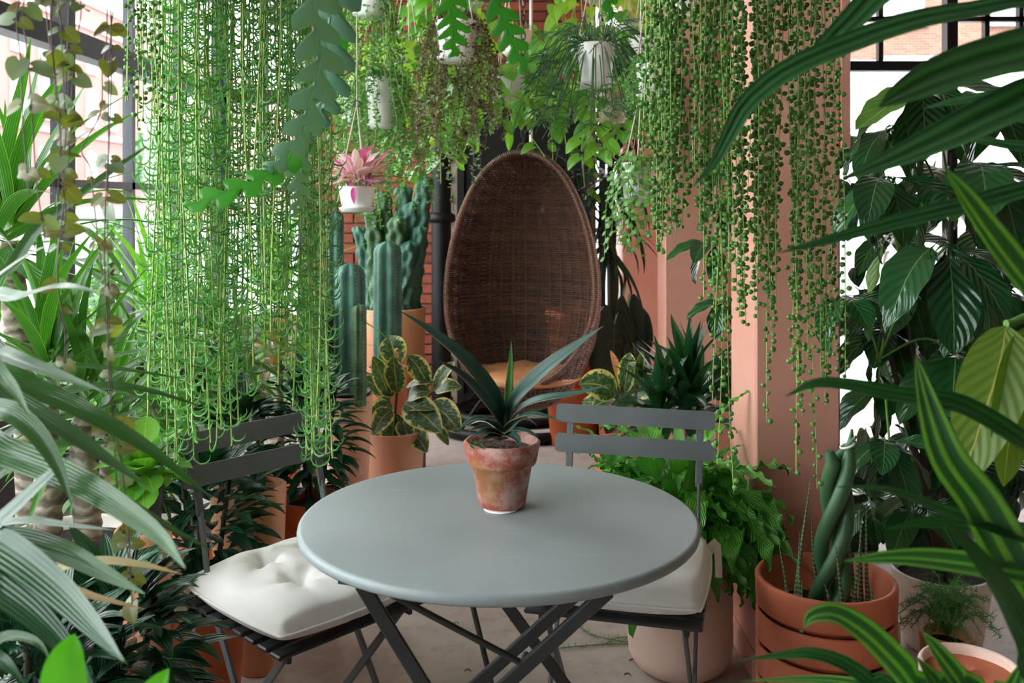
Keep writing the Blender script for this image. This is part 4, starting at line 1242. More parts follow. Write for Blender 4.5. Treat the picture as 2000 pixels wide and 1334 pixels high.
# ------------------------------------------------------------------ string of hearts
def heart_plant(label, strands, potc):
    root = thing('string_of_hearts', label, 'hanging plant', potc, 'trailing heart-leaf vines')
    hang_pot(root, potc, 0.06, 0.075, 0.10, 'white_plastic', False, 0.4)
    mes = [leaf_mesh('heart', 1.08, 'heart', 0.5, 0.25, 0, 7, 7, 0.22, v=k) for k in range(2)] + [leaf_mesh('heart_silver', 1.08, 'heart', 0.4, 0.2, 0, 7, 7, 0.22)]
    for (pts, d, gap, size) in strands:
        top = Vector(tuple(potc)) + Vector((jit(0.05), jit(0.05), 0))
        q = [top, ] + [P(x, y, d + jit(0.01)) for x, y in pts]
        p = smooth(q, 8 * len(q))
        MB().tube(p, 0.0008, 4, False).build('strand', 'stem_purple', root)
        pix = p[10:]
        L = on_strand(pix, gap * 1.25, 0.35)
        for k, b in enumerate(L):
            a0 = rnd.random() * 6.28
            for sgn in ((0, PI) if rnd.random() < 0.75 else (0,)):
                a = a0 + sgn
                d_ = Vector((math.cos(a), math.sin(a) * 0.5, -0.35 + jit(0.5)))
                me = mes[2] if rnd.random() < 0.2 else mes[k % 2]
                link('leaf', me, root, frameM(Vector(b) + d_ * 0.005, d_, (jit(0.6), -1.0, 0.45 + jit(0.5)), size * rnd.uniform(0.55, 1.15)))
heart_plant('string of hearts vine, densest tangle, in front of the thick window post', [
    (((118, -40), (120, 60), (124, 160), (128, 260), (122, 340), (128, 420), (118, 470)), 1.12, 0.030, 0.022),
    (((130, -40), (132, 80), (128, 190), (134, 300), (124, 400), (112, 540), (128, 660), (120, 760)), 1.14, 0.034, 0.020),
    (((108, -40), (100, 60), (108, 150), (118, 240), (116, 330), (112, 430)), 1.10, 0.034, 0.021),
    (((160, -40), (158, 30), (146, 100), (140, 190), (136, 300)), 1.15, 0.05, 0.024),
    (((95, -40), (92, 40), (104, 130), (112, 220), (124, 320)), 1.13, 0.045, 0.020)], P(125, -195, 1.13))
heart_plant('string of hearts vine with sparse strands trailing lowest past the cream pot', [
    (((222, -40), (216, 70), (212, 180), (212, 300), (210, 420), (212, 560), (216, 700), (222, 830), (230, 960), (252, 1100), (262, 1250)), 1.18, 0.046, 0.022),
    (((214, -40), (208, 80), (200, 130), (196, 220), (160, 290), (176, 330), (186, 420), (200, 540)), 1.2, 0.055, 0.017),
    (((218, -40), (218, 120), (214, 260), (206, 400), (204, 520), (210, 640), (216, 780), (236, 900), (250, 1030), (258, 1180)), 1.16, 0.042, 0.018)], P(218, -195, 1.18))
heart_plant('string of hearts vine in the top left corner', [
    (((36, -40), (32, 40), (40, 120), (44, 220), (50, 300), (58, 380)), 1.08, 0.05, 0.024),
    (((50, -40), (44, 30), (52, 90), (60, 180), (66, 280), (72, 360), (88, 470)), 1.1, 0.046, 0.023)], P(42, -195, 1.09))

# ------------------------------------------------------------------ fishbone cactus
def fishbone(pts, d, wpx, pitch_px, mat, nrm, root, core=0.14, lean=0.5, taper=0.75):
    q = [P(*t) if len(t) == 3 else P(t[0], t[1], d) for t in pts]
    L = sum((q[i + 1] - q[i]).length for i in range(len(q) - 1))
    pitch = pitch_px / F * d; W_ = wpx / F * d / 2
    N = max(3, int(L / pitch)); n = N * 12 + 1
    p = smooth(q, n); T = tangents(p); t = np.linspace(0, 1, n)
    N0 = np.broadcast_to(np.asarray(nrm, float), p.shape)
    S = np.cross(T, N0); S /= np.linalg.norm(S, axis=1, keepdims=True); NN = np.cross(S, T)
    env = np.minimum(1, (1 - t) / (1 - taper) * 0.75 + 0.25)
    s = np.array([-1, -0.66, -0.33, -0.06, 0, 0.06, 0.33, 0.66, 1.0])
    g = np.empty((n, 9, 3))
    for side, ph in ((-1, 0.0), (1, 0.5)):
        fr = (t * N + ph) % 1.0
        tooth = np.clip(2.1 * np.sin(PI * fr) - 0.7, 0, 1) ** 0.55
        wd = W_ * env * (core + (1 - core) * tooth)
        sw = W_ * lean * np.clip(tooth, 0, 1) * env
        for j, sv in enumerate(s):
            if (sv <= 0 and side < 0) or (sv > 0 and side > 0):
                a_ = abs(sv)
                g[:, j] = p + S * (sv * wd)[:, None] + T * (sw * a_ ** 1.5)[:, None] + NN * (0.10 * W_ * np.sin(a_ * 3) + (0.10 * W_ if a_ < 0.1 else 0))
    return MB().grid(g).build('flat_stem', mat, root)
fb = thing('fishbone_cactus', 'fishbone cactus with zigzag stems hanging in front of the succulent curtain', 'hanging plant', P(640, -195, 1.42))
hang_pot(fb, P(640, -195, 1.42), 0.07, 0.09, 0.11, 'white_plastic', False, 0.4)
fishbone([(640, -185), (617, -30), (617, 60), (625, 130), (606, 200), (580, 270), (540, 320), (524, 335)], 1.40, 92, 60, 'fishbone', (0.25, -1, 0.15), fb, taper=0.45)
fishbone([(645, -185), (655, -30), (645, 60), (640, 140), (632, 200), (622, 250)], 1.44, 112, 62, 'fishbone', (-0.2, -1, 0.1), fb, taper=0.6)
fishbone([(650, -185, 1.52), (655, 60, 1.52), (628, 170, 1.50), (590, 262, 1.46), (560, 320, 1.42), (510, 350, 1.39), (440, 378, 1.37), (362, 405, 1.36)], 1.40, 58, 74, 'fishbone_bright', (0.1, -0.8, 0.5), fb, 0.17, taper=0.9)
fishbone([(644, -185), (645, 80), (630, 190), (604, 260), (582, 330), (585, 380), (570, 425)], 1.45, 46, 50, 'fishbone', (0.3, -1, 0), fb, 0.2)
fb2 = thing('fishbone_cactus', 'bright green fishbone cactus stems at the top, above the egg chair', 'hanging plant', P(960, -195, 1.45))
hang_pot(fb2, P(960, -195, 1.45), 0.08, 0.10, 0.11, 'white_plastic', False, 0.4)
fishbone([(940, -140), (890, -60), (882, 10), (886, 60), (884, 112)], 1.42, 62, 30, 'fishbone_bright', (0.1, -1, 0), fb2, 0.25)
fishbone([(962, -140), (955, -40), (980, 30), (1000, 80), (1022, 140)], 1.46, 60, 40, 'fishbone_bright', (-0.1, -1, 0.1), fb2, 0.25)
fishbone([(985, -140), (1150, -90), (1185, -40), (1190, 42)], 1.5, 44, 36, 'fishbone_bright', (-0.1, -1, 0.1), fb2, 0.25)

# ------------------------------------------------------------------ strap-leaved plant close on the left
c0 = P(-170, 900, 1.1)
sp = thing('strap_leaf_plant', 'strap-leaved plant with arching grey-green blades, closest at the left edge', 'potted plant', (c0.x, 1.1, 0))
make_pot(sp, (c0.x, 1.1, 0), 0.12, 0.15, 0.30, 'terracotta', n=32)
MB().tube([(c0.x, 1.1, 0.26), (c0.x, 1.1, 0.8), (c0.x, 1.1, 1.12)], [0.035, 0.03, 0.025], 10).build('trunk', 'bark', sp)
LB = [ # points (col,row), depth base->tip, width px, material
    (((-60, 600), (40, 582), (120, 560), (203, 574)), (1.1, 1.0), 42, 'strap_foreground'),
    (((-60, 665), (0, 690), (100, 728), (208, 768)), (1.1, 0.95), 44, 'strap_foreground'),
    (((-60, 850), (0, 880), (100, 918), (200, 968), (310, 1045), (362, 1110)), (1.05, 0.85), 62, 'strap_foreground'),
    (((-60, 745), (20, 780), (110, 832), (200, 892), (290, 950)), (1.08, 0.95), 50, 'strap_foreground'),
    (((-40, 730), (80, 765), (170, 805), (290, 875), (414, 972)), (1.15, 1.1), 42, 'strap_foreground'),
    (((-30, 870), (100, 918), (200, 958), (310, 1020), (418, 1078)), (1.12, 1.05), 38, 'strap_foreground'),
    (((-50, 1035), (40, 1018), (130, 1026), (226, 1036)), (1.1, 1.0), 26, 'strap_foreground'),
    (((-50, 1050), (40, 1056), (130, 1082), (210, 1122), (284, 1160)), (1.02, 0.9), 50, 'strap_foreground'),
    (((-60, 1040), (20, 1080), (110, 1150), (180, 1222), (242, 1292)), (0.98, 0.82), 70, 'strap_dark'),
    (((-60, 1110), (0, 1150), (65, 1200), (130, 1268), (190, 1360)), (0.95, 0.85), 64, 'strap_dark'),
    (((60, 1128), (120, 1108), (200, 1096), (280, 1104), (358, 1122)), (1.12, 1.05), 26, 'strap_dry'),
    (((40, 1100), (100, 1134), (170, 1162), (282, 1190)), (1.1, 1.02), 28, 'strap_dry'),
    (((-70, 1075), (0, 1020), (80, 945), (140, 888)), (1.0, 0.92), 48, 'strap_dark'),
    (((-60, 1250), (20, 1242), (70, 1254), (98, 1288)), (0.95, 0.9), 24, 'strap_foreground'),
    (((-60, 1265), (0, 1290), (50, 1340)), (0.9, 0.85), 40, 'strap_dark'),
    (((-80, 600), (-10, 548), (50, 505), (95, 478)), (1.05, 0.95), 52, 'strap_foreground'),
    (((-60, 585), (20, 525), (70, 450), (150, 385), (230, 325), (292, 283)), (1.2, 1.35), 26, 'strap_foreground'),
    (((40, 735), (120, 715), (230, 720), (372, 742)), (1.3, 1.35), 15, 'strap_foreground'),
    (((20, 800), (120, 768), (220, 752), (310, 768), (405, 798)), (1.25, 1.3), 20, 'strap_foreground'),
    (((-60, 960), (40, 900), (130, 866), (220, 866)), (1.2, 1.25), 30, 'strap_foreground'),
    (((-60, 900), (30, 840), (110, 780), (180, 742)), (1.2, 1.3), 30, 'strap_dark'),
    (((-60, 820), (0, 800), (60, 835), (110, 905), (140, 985)), (1.0, 0.9), 48, 'strap_foreground'),
    (((-60, 700), (10, 740), (60, 815)), (1.0, 0.9), 34, 'strap_foreground'),
    (((-60, 1180), (30, 1165), (110, 1190), (170, 1240)), (1.15, 1.1), 36, 'strap_dark')]
for pts, (d0, d1), wpx, mt in LB:
    q = [Vector((c0.x, 1.1, P(0, pts[0][1], 1.1).z * 0.35 + 0.65 * 0.98))] + [P(x, y, lerp(d0, d1, k / (len(pts) - 1))) for k, (x, y) in enumerate(pts)]
    blade(q, wpx / F * (d0 + d1) / 2 * 1.12, (0.1 + jit(0.25), -0.55, 0.8), 'strap', 0.22, 22, 7, wave=0.0, twist=jit(0.5)).build('leaf', mt, sp)
lb = thing('broad_leaf_plant', 'bright lime green broad leaf tips poking up at the bottom left corner', 'plant', P(150, 1500, 0.8))
blade([P(140, 1480, 0.8), P(138, 1400, 0.8), P(132, 1330, 0.79), P(136, 1280, 0.78), P(146, 1238, 0.78)], 0.040, (0.1, -1, 0.2), 'ovate', 0.3, 16, 7).build('leaf', 'lime_blade', lb)
blade([P(200, 1480, 0.8), P(280, 1380, 0.79), P(310, 1335, 0.78), P(330, 1305, 0.78)], 0.022, (0.1, -1, 0.3), 'lance', 0.3, 12, 5).build('leaf', 'lime_blade', lb)
MB().tube([(lb.location.x, 0.8, 0.0), (lb.location.x, 0.8, 0.5), tuple(P(170, 1470, 0.8))], [0.012, 0.01, 0.007], 8).build('stem', 'stem_green', lb)

# ------------------------------------------------------------------ corn plants close on the right
def corn_plant(label, tx, ty, tops, leaves, pot=True):
    root = thing('corn_plant', label, 'potted plant', (tx, ty, 0))
    if pot: make_pot(root, (tx, ty, 0), 0.11, 0.14, 0.28, 'terracotta', n=32)
    MB().tube([(tx, ty, 0.22), (tx, ty, tops * 0.5), (tx, ty, tops)], [0.032, 0.028, 0.022], 10).build('trunk', 'bark', root)
    rosette(root, (tx, ty, tops - 0.02), 16, 0.5, 'corn_plant', 0.11, (78, -10), 'strap', (0.3, 1.5), 0.24, 0.15, az=(-75, 70), v=1)
    for pts, (d0, d1), wpx, mt in leaves:
        k0 = pts[0]
        bz = P(0, k0[1], ty).z
        q = [Vector((tx, ty, min(bz - 0.04, tops)))] + [P(x, y, lerp(d0, d1, k / (len(pts) - 1))) for k, (x, y) in enumerate(pts)]
        blade(q, wpx / F * (d0 + d1) / 2 * 1.42, (jit(0.2), -0.72, 0.68), 'strap', 0.24, 24, 7, twist=jit(0.35)).build('leaf', mt, root)
q = P(2190, 0, 1.05)
corn_plant('tall corn plant with dark blades reaching in from the right edge above the pillar', q.x, 1.05, 1.50, [
    (((2050, 8), (1900, 22), (1780, 45), (1650, 90), (1540, 138), (1462, 200), (1425, 262), (1395, 318), (1354, 364)), (1.0, 0.95), 42, 'corn_plant'),
    (((2050, -60), (1850, -60), (1730, -20), (1660, 45), (1590, 112), (1545, 150)), (1.05, 0.98), 52, 'corn_plant'),
    (((2080, 90), (1960, 112), (1850, 145), (1770, 180), (1716, 210)), (0.95, 0.85), 80, 'corn_plant'),
    (((2080, 175), (1960, 218), (1850, 270), (1740, 318), (1636, 354)), (0.95, 0.85), 78, 'corn_plant'),
    (((2080, 170), (1938, 189), (1860, 200), (1800, 213)), (1.0, 1.05), 27, 'corn_plant'),
    (((2080, 310), (1950, 283), (1890, 275), (1838, 289)), (1.0, 1.05), 28, 'corn_plant'),
    (((2080, 362), (1900, 400), (1745, 437), (1620, 470), (1518, 495)), (0.95, 0.9), 34, 'corn_plant'),
    (((2090, 640), (2010, 560), (1940, 470), (1885, 390), (1845, 328)), (0.85, 0.8), 76, 'strap_variegated'),
    (((2080, 250), (2000, 235), (1940, 228)), (1.0, 1.05), 24, 'corn_plant')])
q = P(2190, 0, 1.0)
corn_plant('variegated corn plant with striped blades along the lower right edge', q.x + 0.02, 0.86, 1.02, [
    (((2080, 920), (1985, 855), (1875, 792), (1762, 774), (1612, 748), (1534, 774)), (0.95, 0.9), 42, 'corn_plant'),
    (((2050, 1220), (1970, 1092), (1910, 985), (1850, 900), (1815, 800), (1788, 693)), (0.95, 0.9), 82, 'strap_variegated'),
    (((2080, 1066), (2000, 1048), (1930, 1028), (1830, 992), (1730, 957), (1628, 951)), (0.95, 0.9), 30, 'corn_plant'),
    (((2080, 1050), (1984, 1038), (1830, 1020), (1728, 1034)), (1.0, 0.95), 30, 'corn_plant'),
    (((2080, 1135), (2000, 1120), (1850, 1097), (1750, 1090), (1645, 1096)), (0.95, 0.9), 46, 'strap_variegated'),
    (((2070, 1360), (2000, 1240), (1950, 1150), (1890, 1070), (1828, 1000)), (0.85, 0.8), 62, 'strap_dark')])
q = P(1900, 1560, 0.95)
corn_plant('low striped corn plant with arching blades at the bottom right', q.x, 0.95, 0.56, [
    (((1830, 1420), (1778, 1336), (1750, 1298), (1690, 1238), (1632, 1202), (1588, 1206), (1570, 1226)), (0.95, 0.9), 56, 'strap_variegated'),
    (((1760, 1390), (1700, 1334), (1650, 1298), (1590, 1278), (1530, 1280), (1448, 1290)), (0.95, 0.95), 27, 'corn_plant'),
    (((1910, 1410), (1874, 1336), (1830, 1274), (1801, 1235)), (0.95, 0.92), 46, 'strap_variegated'),
    (((1860, 1400), (1830, 1340), (1790, 1283)), (0.95, 0.92), 42, 'strap_variegated'),
    (((1800, 1390), (1700, 1345), (1600, 1328), (1448, 1330)), (0.95, 0.98), 22, 'strap_variegated'),
    (((1960, 1410), (1975, 1350), (1998, 1290)), (0.95, 0.92), 50, 'strap_variegated')], False)
# ------------------------------------------------------------------ left side: yuccas and dracaenas by the windows
def yucca(label, px, d, trunk_pts, crowns, pot=None, mats=('yucca',), name='yucca', W=0.085, cat='potted plant', trunkr=0.03, soil='soil'):
    x = P(px, 0, d).x
    root = thing(name, label, cat, (x, d, 0), 'tall strap-leaved plants by the windows')
    if pot:
        r0, r1, h, mt = pot
        make_pot(root, (x, d, 0), r0, r1, h, mt, soil, n=40)
    for tp in trunk_pts:
        q = [P(*t) for t in tp]
        n = 26
        p, r = smooth(q, n, np.linspace(trunkr * 1.15, trunkr * 0.9, len(q)))
        r = r * (1 + 0.05 * np.cos(np.arange(n) * PI))
        MB().tube(p, r, 12).build('trunk', 'bark', root)
    for (cx_, cy_, cd_, n, L, el, dr, *mm) in crowns:
        rosette(root, P(cx_, cy_, cd_), n, L, mm[0] if mm else mats[0], W, el, 'strap', dr, 0.22, 0.12, v=1)
    return root
fz = lambda d: HY + ZC / d * F          # row of the floor at depth d
yucca('grey-trunked yucca with a tall crown in the upper left corner', 40, 2.45,
      [((62, fz(2.45) - 90, 2.45), (58, 900, 2.45), (45, 720, 2.45), (28, 590, 2.45), (25, 470, 2.45))],
      [(25, 455, 2.45, 46, 0.46, (84, -15), (0.15, 1.2))], (0.12, 0.15, 0.26, 'terracotta'), trunkr=0.032)
yucca('yucca with two ringed trunks in the wide cream pot on the left', 140, 2.15,
      [((92, 1060, 2.13), (94, 960, 2.13), (90, 860, 2.16), (95, 745, 2.2)), ((172, 1050, 2.17), (168, 950, 2.17), (160, 870, 2.2), (168, 800, 2.25))],
      [(95, 720, 2.2, 34, 0.36, (86, 0), (0.1, 1.0)), (168, 780, 2.25, 30, 0.34, (80, -10), (0.2, 1.2))], (0.14, 0.165, 0.60, 'white_glaze'), trunkr=0.027)
yucca('bright green spiky yucca beside the slim window mullions', 290, 3.1,
      [((292, fz(3.1) - 60, 3.1), (300, 820, 3.1), (300, 650, 3.1))],
      [(300, 640, 3.1, 46, 0.42, (82, -35), (0.2, 1.5), 'yucca_lime'), (310, 720, 3.08, 24, 0.36, (40, -40), (0.6, 1.6), 'yucca')], (0.12, 0.14, 0.25, 'terracotta'), W=0.07)
yucca('dracaena with drooping blades behind the slatted chair back', 420, 3.25,
      [((425, fz(3.25) - 60, 3.25), (430, 850, 3.25), (418, 690, 3.25)), ((455, fz(3.25) - 60, 3.3), (450, 880, 3.3), (470, 760, 3.3))],
      [(418, 670, 3.25, 40, 0.38, (75, -45), (0.4, 1.6)), (470, 740, 3.3, 34, 0.30, (70, -35), (0.4, 1.4))], (0.13, 0.15, 0.25, 'terracotta'), W=0.075, trunkr=0.022)
yucca('lime green yucca at the far end of the window wall', 540, 4.1,
      [((545, fz(4.1) - 40, 4.1), (540, 800, 4.1), (545, 600, 4.1))],
      [(545, 590, 4.1, 40, 0.44, (86, -20), (0.15, 1.2), 'yucca_lime')], (0.12, 0.14, 0.25, 'terracotta'), W=0.085)
yucca('leafy green dracaena low behind the wide cream pot', 215, 2.7,
      [((215, fz(2.7) - 60, 2.7), (215, 950, 2.7), (220, 840, 2.7))],
      [(220, 820, 2.7, 44, 0.36, (80, -30), (0.3, 1.4)), (215, 900, 2.7, 26, 0.3, (40, -40), (0.6, 1.5))], (0.11, 0.13, 0.25, 'terracotta'), W=0.085)
co = yucca('cordyline with reddish pink leaves behind the slatted chair', 548, 3.45,
      [((550, fz(3.45) - 60, 3.45), (548, 850, 3.45), (545, 700, 3.45))],
      [(545, 700, 3.45, 26, 0.17, (85, 0), (0.3, 1.1), 'cordyline')], (0.10, 0.12, 0.22, 'terracotta'), W=0.20, name='cordyline', trunkr=0.012)
yucca('broad-leaved green dracaena between the cordyline and the tall cactus planter', 600, 3.75,
      [((605, fz(3.75) - 60, 3.75), (600, 850, 3.75), (598, 740, 3.75))],
      [(598, 740, 3.75, 32, 0.28, (82, -30), (0.4, 1.4)), (600, 640, 3.8, 18, 0.26, (82, 20), (0.2, 0.8))], (0.10, 0.12, 0.22, 'terracotta'), W=0.13)

# dense dark compact dracaenas
def compacta(label, px, d, zb, ztop, rad, n, pot, L=0.075, leafW=0.36):
    x = P(px, 0, d).x
    root = thing('compact_dracaena', label, 'potted plant', (x, d, 0), 'dark compact dracaenas on the left')
    r0, r1, h, mt, band = pot
    make_pot(root, (x, d, 0), r0, r1, h, mt, 'soil', n=40, band=band)
    for k in range(3):
        a = k * 2.1
        MB().tube([(x + 0.02 * math.cos(a), d + 0.02 * math.sin(a), h - 0.03), (x + 0.05 * math.cos(a), d + 0.05 * math.sin(a), (zb + ztop) / 2), (x + 0.07 * math.cos(a), d + 0.07 * math.sin(a), ztop - 0.03)], 0.007, 6).build('stem', 'stem_dark', root)
    mes = [leaf_mesh('compacta', leafW, 'lance', dr, 0.3, 0, 7, 5) for dr in (0.4, 0.8, 1.2)]
    for i in range(n):
        f = (i + 0.5) / n
        a = golden(i)
        z = lerp(zb, ztop, f ** 0.8)
        rr = rad * math.sqrt(max(0.05, 1 - (2 * f - 0.85) ** 2 * 0.75)) * rnd.uniform(0.35, 0.85)
        e = math.radians(lerp(-5, 62, f ** 2.0) + jit(16))
        aa = a + jit(0.5)
        d_ = Vector((math.cos(e) * math.cos(aa), math.cos(e) * math.sin(aa), math.sin(e)))
        up = Vector((-math.sin(e) * math.cos(aa), -math.sin(e) * math.sin(aa), math.cos(e)))
        link('leaf', mes[i % 3], root, frameM((x + rr * math.cos(a), d + rr * math.sin(a), z), d_, up, L * rnd.uniform(0.8, 1.25) * 1.25))
compacta('dark glossy compact dracaena in the orange clay pot by the left chair', 398, 2.56, 0.29, 0.66, 0.155, 230, (0.092, 0.112, 0.285, 'orange_clay', 0.055), 0.085)
compacta('dark glossy compact dracaena in an orange pot behind the left chair back', 612, 3.0, 0.44, 0.80, 0.12, 190, (0.075, 0.098, 0.43, 'orange_clay', 0.06), 0.075)
compacta('dark compact dracaena low at the left bottom edge below the strap leaves', 225, 1.75, 0.36, 0.66, 0.14, 220, (0.08, 0.10, 0.36, 'tan_clay', 0.0), 0.08)
compacta('dark leafy dracaena under the hanging hooked leaves beside the tan planter', 470, 2.95, 0.48, 0.72, 0.11, 110, (0.07, 0.09, 0.46, 'tan_clay', 0.0), 0.085)

compacta('dark compact dracaena added to darken the bottom left corner behind the lime leaf tips', 60, 1.55, 0.28, 0.66, 0.17, 230, (0.09, 0.11, 0.30, 'terracotta', 0.0), 0.09)  # dark leaves added over the bright floor so the corner reads dark
# tan cylinder planter with dark mulch behind the left chair
q = P(506, 945, 2.78)
tp = thing('tall_planter', 'tall tan clay planter with bare reddish mulch behind the left chair', 'planter', (q.x, q.y, 0))
make_pot(tp, (q.x, q.y, 0), 0.06, 0.078, q.z, 'tan_clay', 'gravel_soil', n=40, inner=0.03)
# tall planter with a black nursery pot on top
q = P(280, 1030, 2.1)
np_ = thing('potted_foliage', 'leafy plant in a black nursery pot standing in a tall tan planter', 'potted plant', (q.x, q.y, 0))
make_pot(np_, (q.x, q.y, 0), 0.05, 0.060, q.z, 'tan_clay', None, n=32)
make_pot(np_, (q.x, q.y, q.z - 0.03), 0.034, 0.042, 0.12, 'black_plastic', 'soil', n=28, name='nursery_pot', inner=0.015, wall=0.003)
MB().tube([(q.x, q.y, q.z + 0.06), (q.x, q.y, q.z + 0.12)], 0.004, 6).build('stem', 'stem_green', np_)
for i in range(46):
    a = golden(i); e = math.radians(lerp(75, -20, (i + .5) / 46) + jit(12))
    d_ = Vector((math.cos(e) * math.cos(a), math.cos(e) * math.sin(a), math.sin(e))); up = Vector((-math.sin(e) * math.cos(a), -math.sin(e) * math.sin(a), math.cos(e)))
    link('leaf', leaf_mesh('pothos', 0.55, 'ovate', 0.7, 0.2, 0, 6, 5, base=0.3), np_, frameM((q.x, q.y, q.z + 0.09 + 0.05 * rnd.random()), d_, up, rnd.uniform(0.07, 0.12)))

# ------------------------------------------------------------------ cacti
def cactus_column(root, c, r, h, ribs=7, name='column', mat='cactus', taper=0.96, wob=0.0, lean=(0, 0), depth=0.22, spines=True):
    nz, na = 34, ribs * 6
    a = np.linspace(0, 2 * PI, na, endpoint=False)
    t = np.linspace(0, 1, nz)
    rr = r * np.where(t < 0.9, lerp(taper, 1.0, np.sin(t * PI)), 1.0)
    dome = np.sqrt(np.clip(1 - np.clip((t * h - (h - r * 1.1)) / (r * 1.1), 0, 1) ** 2, 0, 1))
    rr = rr * np.maximum(dome, 0.02)
    twist = wob * 0.5 * np.sin(t * 7)
    bulge = 1 + wob * 0.25 * np.sin(t * h * 70)[:, None] * np.cos(ribs * (a[None]) + t[:, None] * 5)
    fr = 1 + depth * (np.abs(np.cos(ribs / 2 * (a[None] + twist[:, None]))) ** 1.5 - 0.6)
    R_ = rr[:, None] * fr * bulge
    X = c[0] + R_ * np.cos(a) + (lean[0] * t ** 1.5)[:, None]; Y = c[1] + R_ * np.sin(a) + (lean[1] * t ** 1.5)[:, None]
    Z = c[2] + (t * h)[:, None] + 0 * a
    col_ = MB().grid(np.stack([X, Y, Z], -1), True).build(name, mat, root)
    if spines:
        L, R = [], []
        for k in range(ribs):
            a_ = 2 * PI * k / ribs
            for j in range(int(h / 0.014)):
                tt = (j + 0.5) / int(h / 0.014)
                ro = float(np.interp(tt, t, rr)) * (1 + depth * 0.4)
                for s_ in range(3):
                    aa = a_ + (s_ - 1) * 0.5 + jit(0.2)
                    L.append((c[0] + ro * math.cos(a_) + lean[0] * tt ** 1.5, c[1] + ro * math.sin(a_) + lean[1] * tt ** 1.5, c[2] + tt * h))
                    R.append(azR(aa, 0.011 * rnd.uniform(0.6, 1.3), jit(0.5)))
        tvs = np.array([(0, -0.04, 0), (0, 0.04, 0), (1, 0, 0), (0, 0, 0.05)])
        MB().inst(tvs, None, [(0, 1, 2), (0, 3, 2), (1, 3, 2)], np.array(R), np.array(L)).build('spines', 'spine', col_, kind='stuff')
    return col_
q = P(682, 770, 3.6)
ca = thing('potted_cactus', 'ribbed columnar cacti in a tall tapered peach planter', 'potted plant', (q.x, q.y, 0))
make_pot(ca, (q.x, q.y, 0), 0.055, 0.088, q.z, 'peach_clay', 'soil', n=40, inner=0.02)
MB().lathe([(0.070, -0.03), (0.078, 0.006), (0.083, 0.008), (0.083, 0.012), (0.074, 0.012), (0.068, -0.01)], (q.x, q.y, q.z), 36).build('nursery_pot_rim', 'black_plastic', ca)
def ccol(px, top, d, rpx, ribs, **kw):
    p = P(px, 700, d); z1 = P(px, top, d).z; zb = q.z - 0.03
    return cactus_column(ca, (p.x, d, zb), rpx / F * d, z1 - zb, ribs, **kw)
ccol(684, 512, 3.58, 27, 6, depth=0.3); ccol(654, 408, 3.63, 16, 6, depth=0.3); ccol(701, 592, 3.54, 14, 7, mat='cactus_olive')
ccol(636, 590, 3.56, 13, 6)
q = P(757, 690, 4.25)
cb = thing('potted_cactus', 'single tall blue-green column cactus behind the variegated rubber plant', 'potted plant', (q.x, q.y, 0))
make_pot(cb, (q.x, q.y, 0), 0.07, 0.09, 0.62, 'terracotta', 'soil', n=36)
p = P(757, 470, 4.25)
cactus_column(cb, (q.x, q.y, 0.58), 0.056, p.z - 0.58, 6, depth=0.34)
q = P(765, 600, 4.75)
cm = thing('potted_cactus', 'knobbly many-armed cactus in a wide tan clay planter against the brick wall', 'potted plant', (q.x, q.y, 0.44))
zb = P(765, 738, 4.75).z
make_pot(cm, (q.x, q.y, zb), 0.160, 0.168, q.z - zb, 'tan_clay', 'soil', n=48, inner=0.02)
MB().lathe([(0, 0), (0.17, 0), (0.185, 0.03), (0.178, 0.03), (0.165, 0.012), (0, 0.012)], (q.x, q.y, zb - 0.014), 40).build('saucer', 'terracotta', cm)
for (px, top, rpx, dd) in ((725, 400, 15, 4.75), (747, 372, 15, 4.82), (775, 420, 16, 4.68), (800, 470, 15, 4.66), (808, 392, 15, 4.78), (832, 342, 15, 4.8), (822, 440, 13, 4.72), (700, 440, 12, 4.8), (790, 360, 14, 4.88)):
    p = P(px, top, dd); bx_ = q.x + (p.x - q.x) * 0.6
    cactus_column(cm, (bx_, q.y + (dd - q.y) * 0.8, q.z - 0.03), rpx / F * dd * 1.1, p.z - q.z + 0.03, 5, 'arm', 'cactus_olive' if px % 2 else 'cactus', 0.85, 0.9, (p.x - bx_, 0), 0.38, False)
ps = thing('plant_stand', 'dark wooden block stand under the wide tan cactus planter', 'stand', (q.x, q.y, 0))
for sx in (-1, 1):
    for sy in (-1, 1):
        MB().box((q.x + sx * 0.13, q.y + sy * 0.13, (zb - 0.06) / 2), (0.05, 0.05, zb - 0.06), None, 0.004).build('leg', 'wood_stand', ps)
MB().box((q.x, q.y, zb - 0.037), (0.36, 0.36, 0.042), None, 0.005).build('top', 'wood_stand', ps)

# ------------------------------------------------------------------ variegated rubber plants
def rubber(label, px, d, rimrow, r0, r1, mt, leaves, stems):
    q = P(px, rimrow, d)
    root = thing('rubber_plant', label, 'potted plant', (q.x, q.y, 0), 'variegated rubber plants')
    make_pot(root, (q.x, q.y, 0), r0, r1, q.z, mt, 'soil', n=44, inner=0.03)
    for s_ in stems:
        MB().tube(smooth([(q.x, q.y, q.z - 0.03)] + [P(a, b, d + c) for a, b, c in s_], 12), 0.006, 7).build('stem', 'stem_red', root)
    for (bx_, by_, tx_, ty_, w_, nr_, *mm) in leaves:
        db = d + jit(0.03); dt = d - 0.06 + jit(0.08)
        b, t_ = P(bx_, by_, db), P(tx_, ty_, dt)
        mid = (b + t_) / 2 + Vector((0, -0.012, 0.016))
        blade([b, mid, t_], w_ / F * d * 1.12, nr_, 'ovate', 0.18, 14, 7, curl=-0.05).build('leaf', mm[0] if mm else 'variegated', root)
FA, UPN = (0.0, -0.9, 0.35), (0.1, -0.6, 0.8)
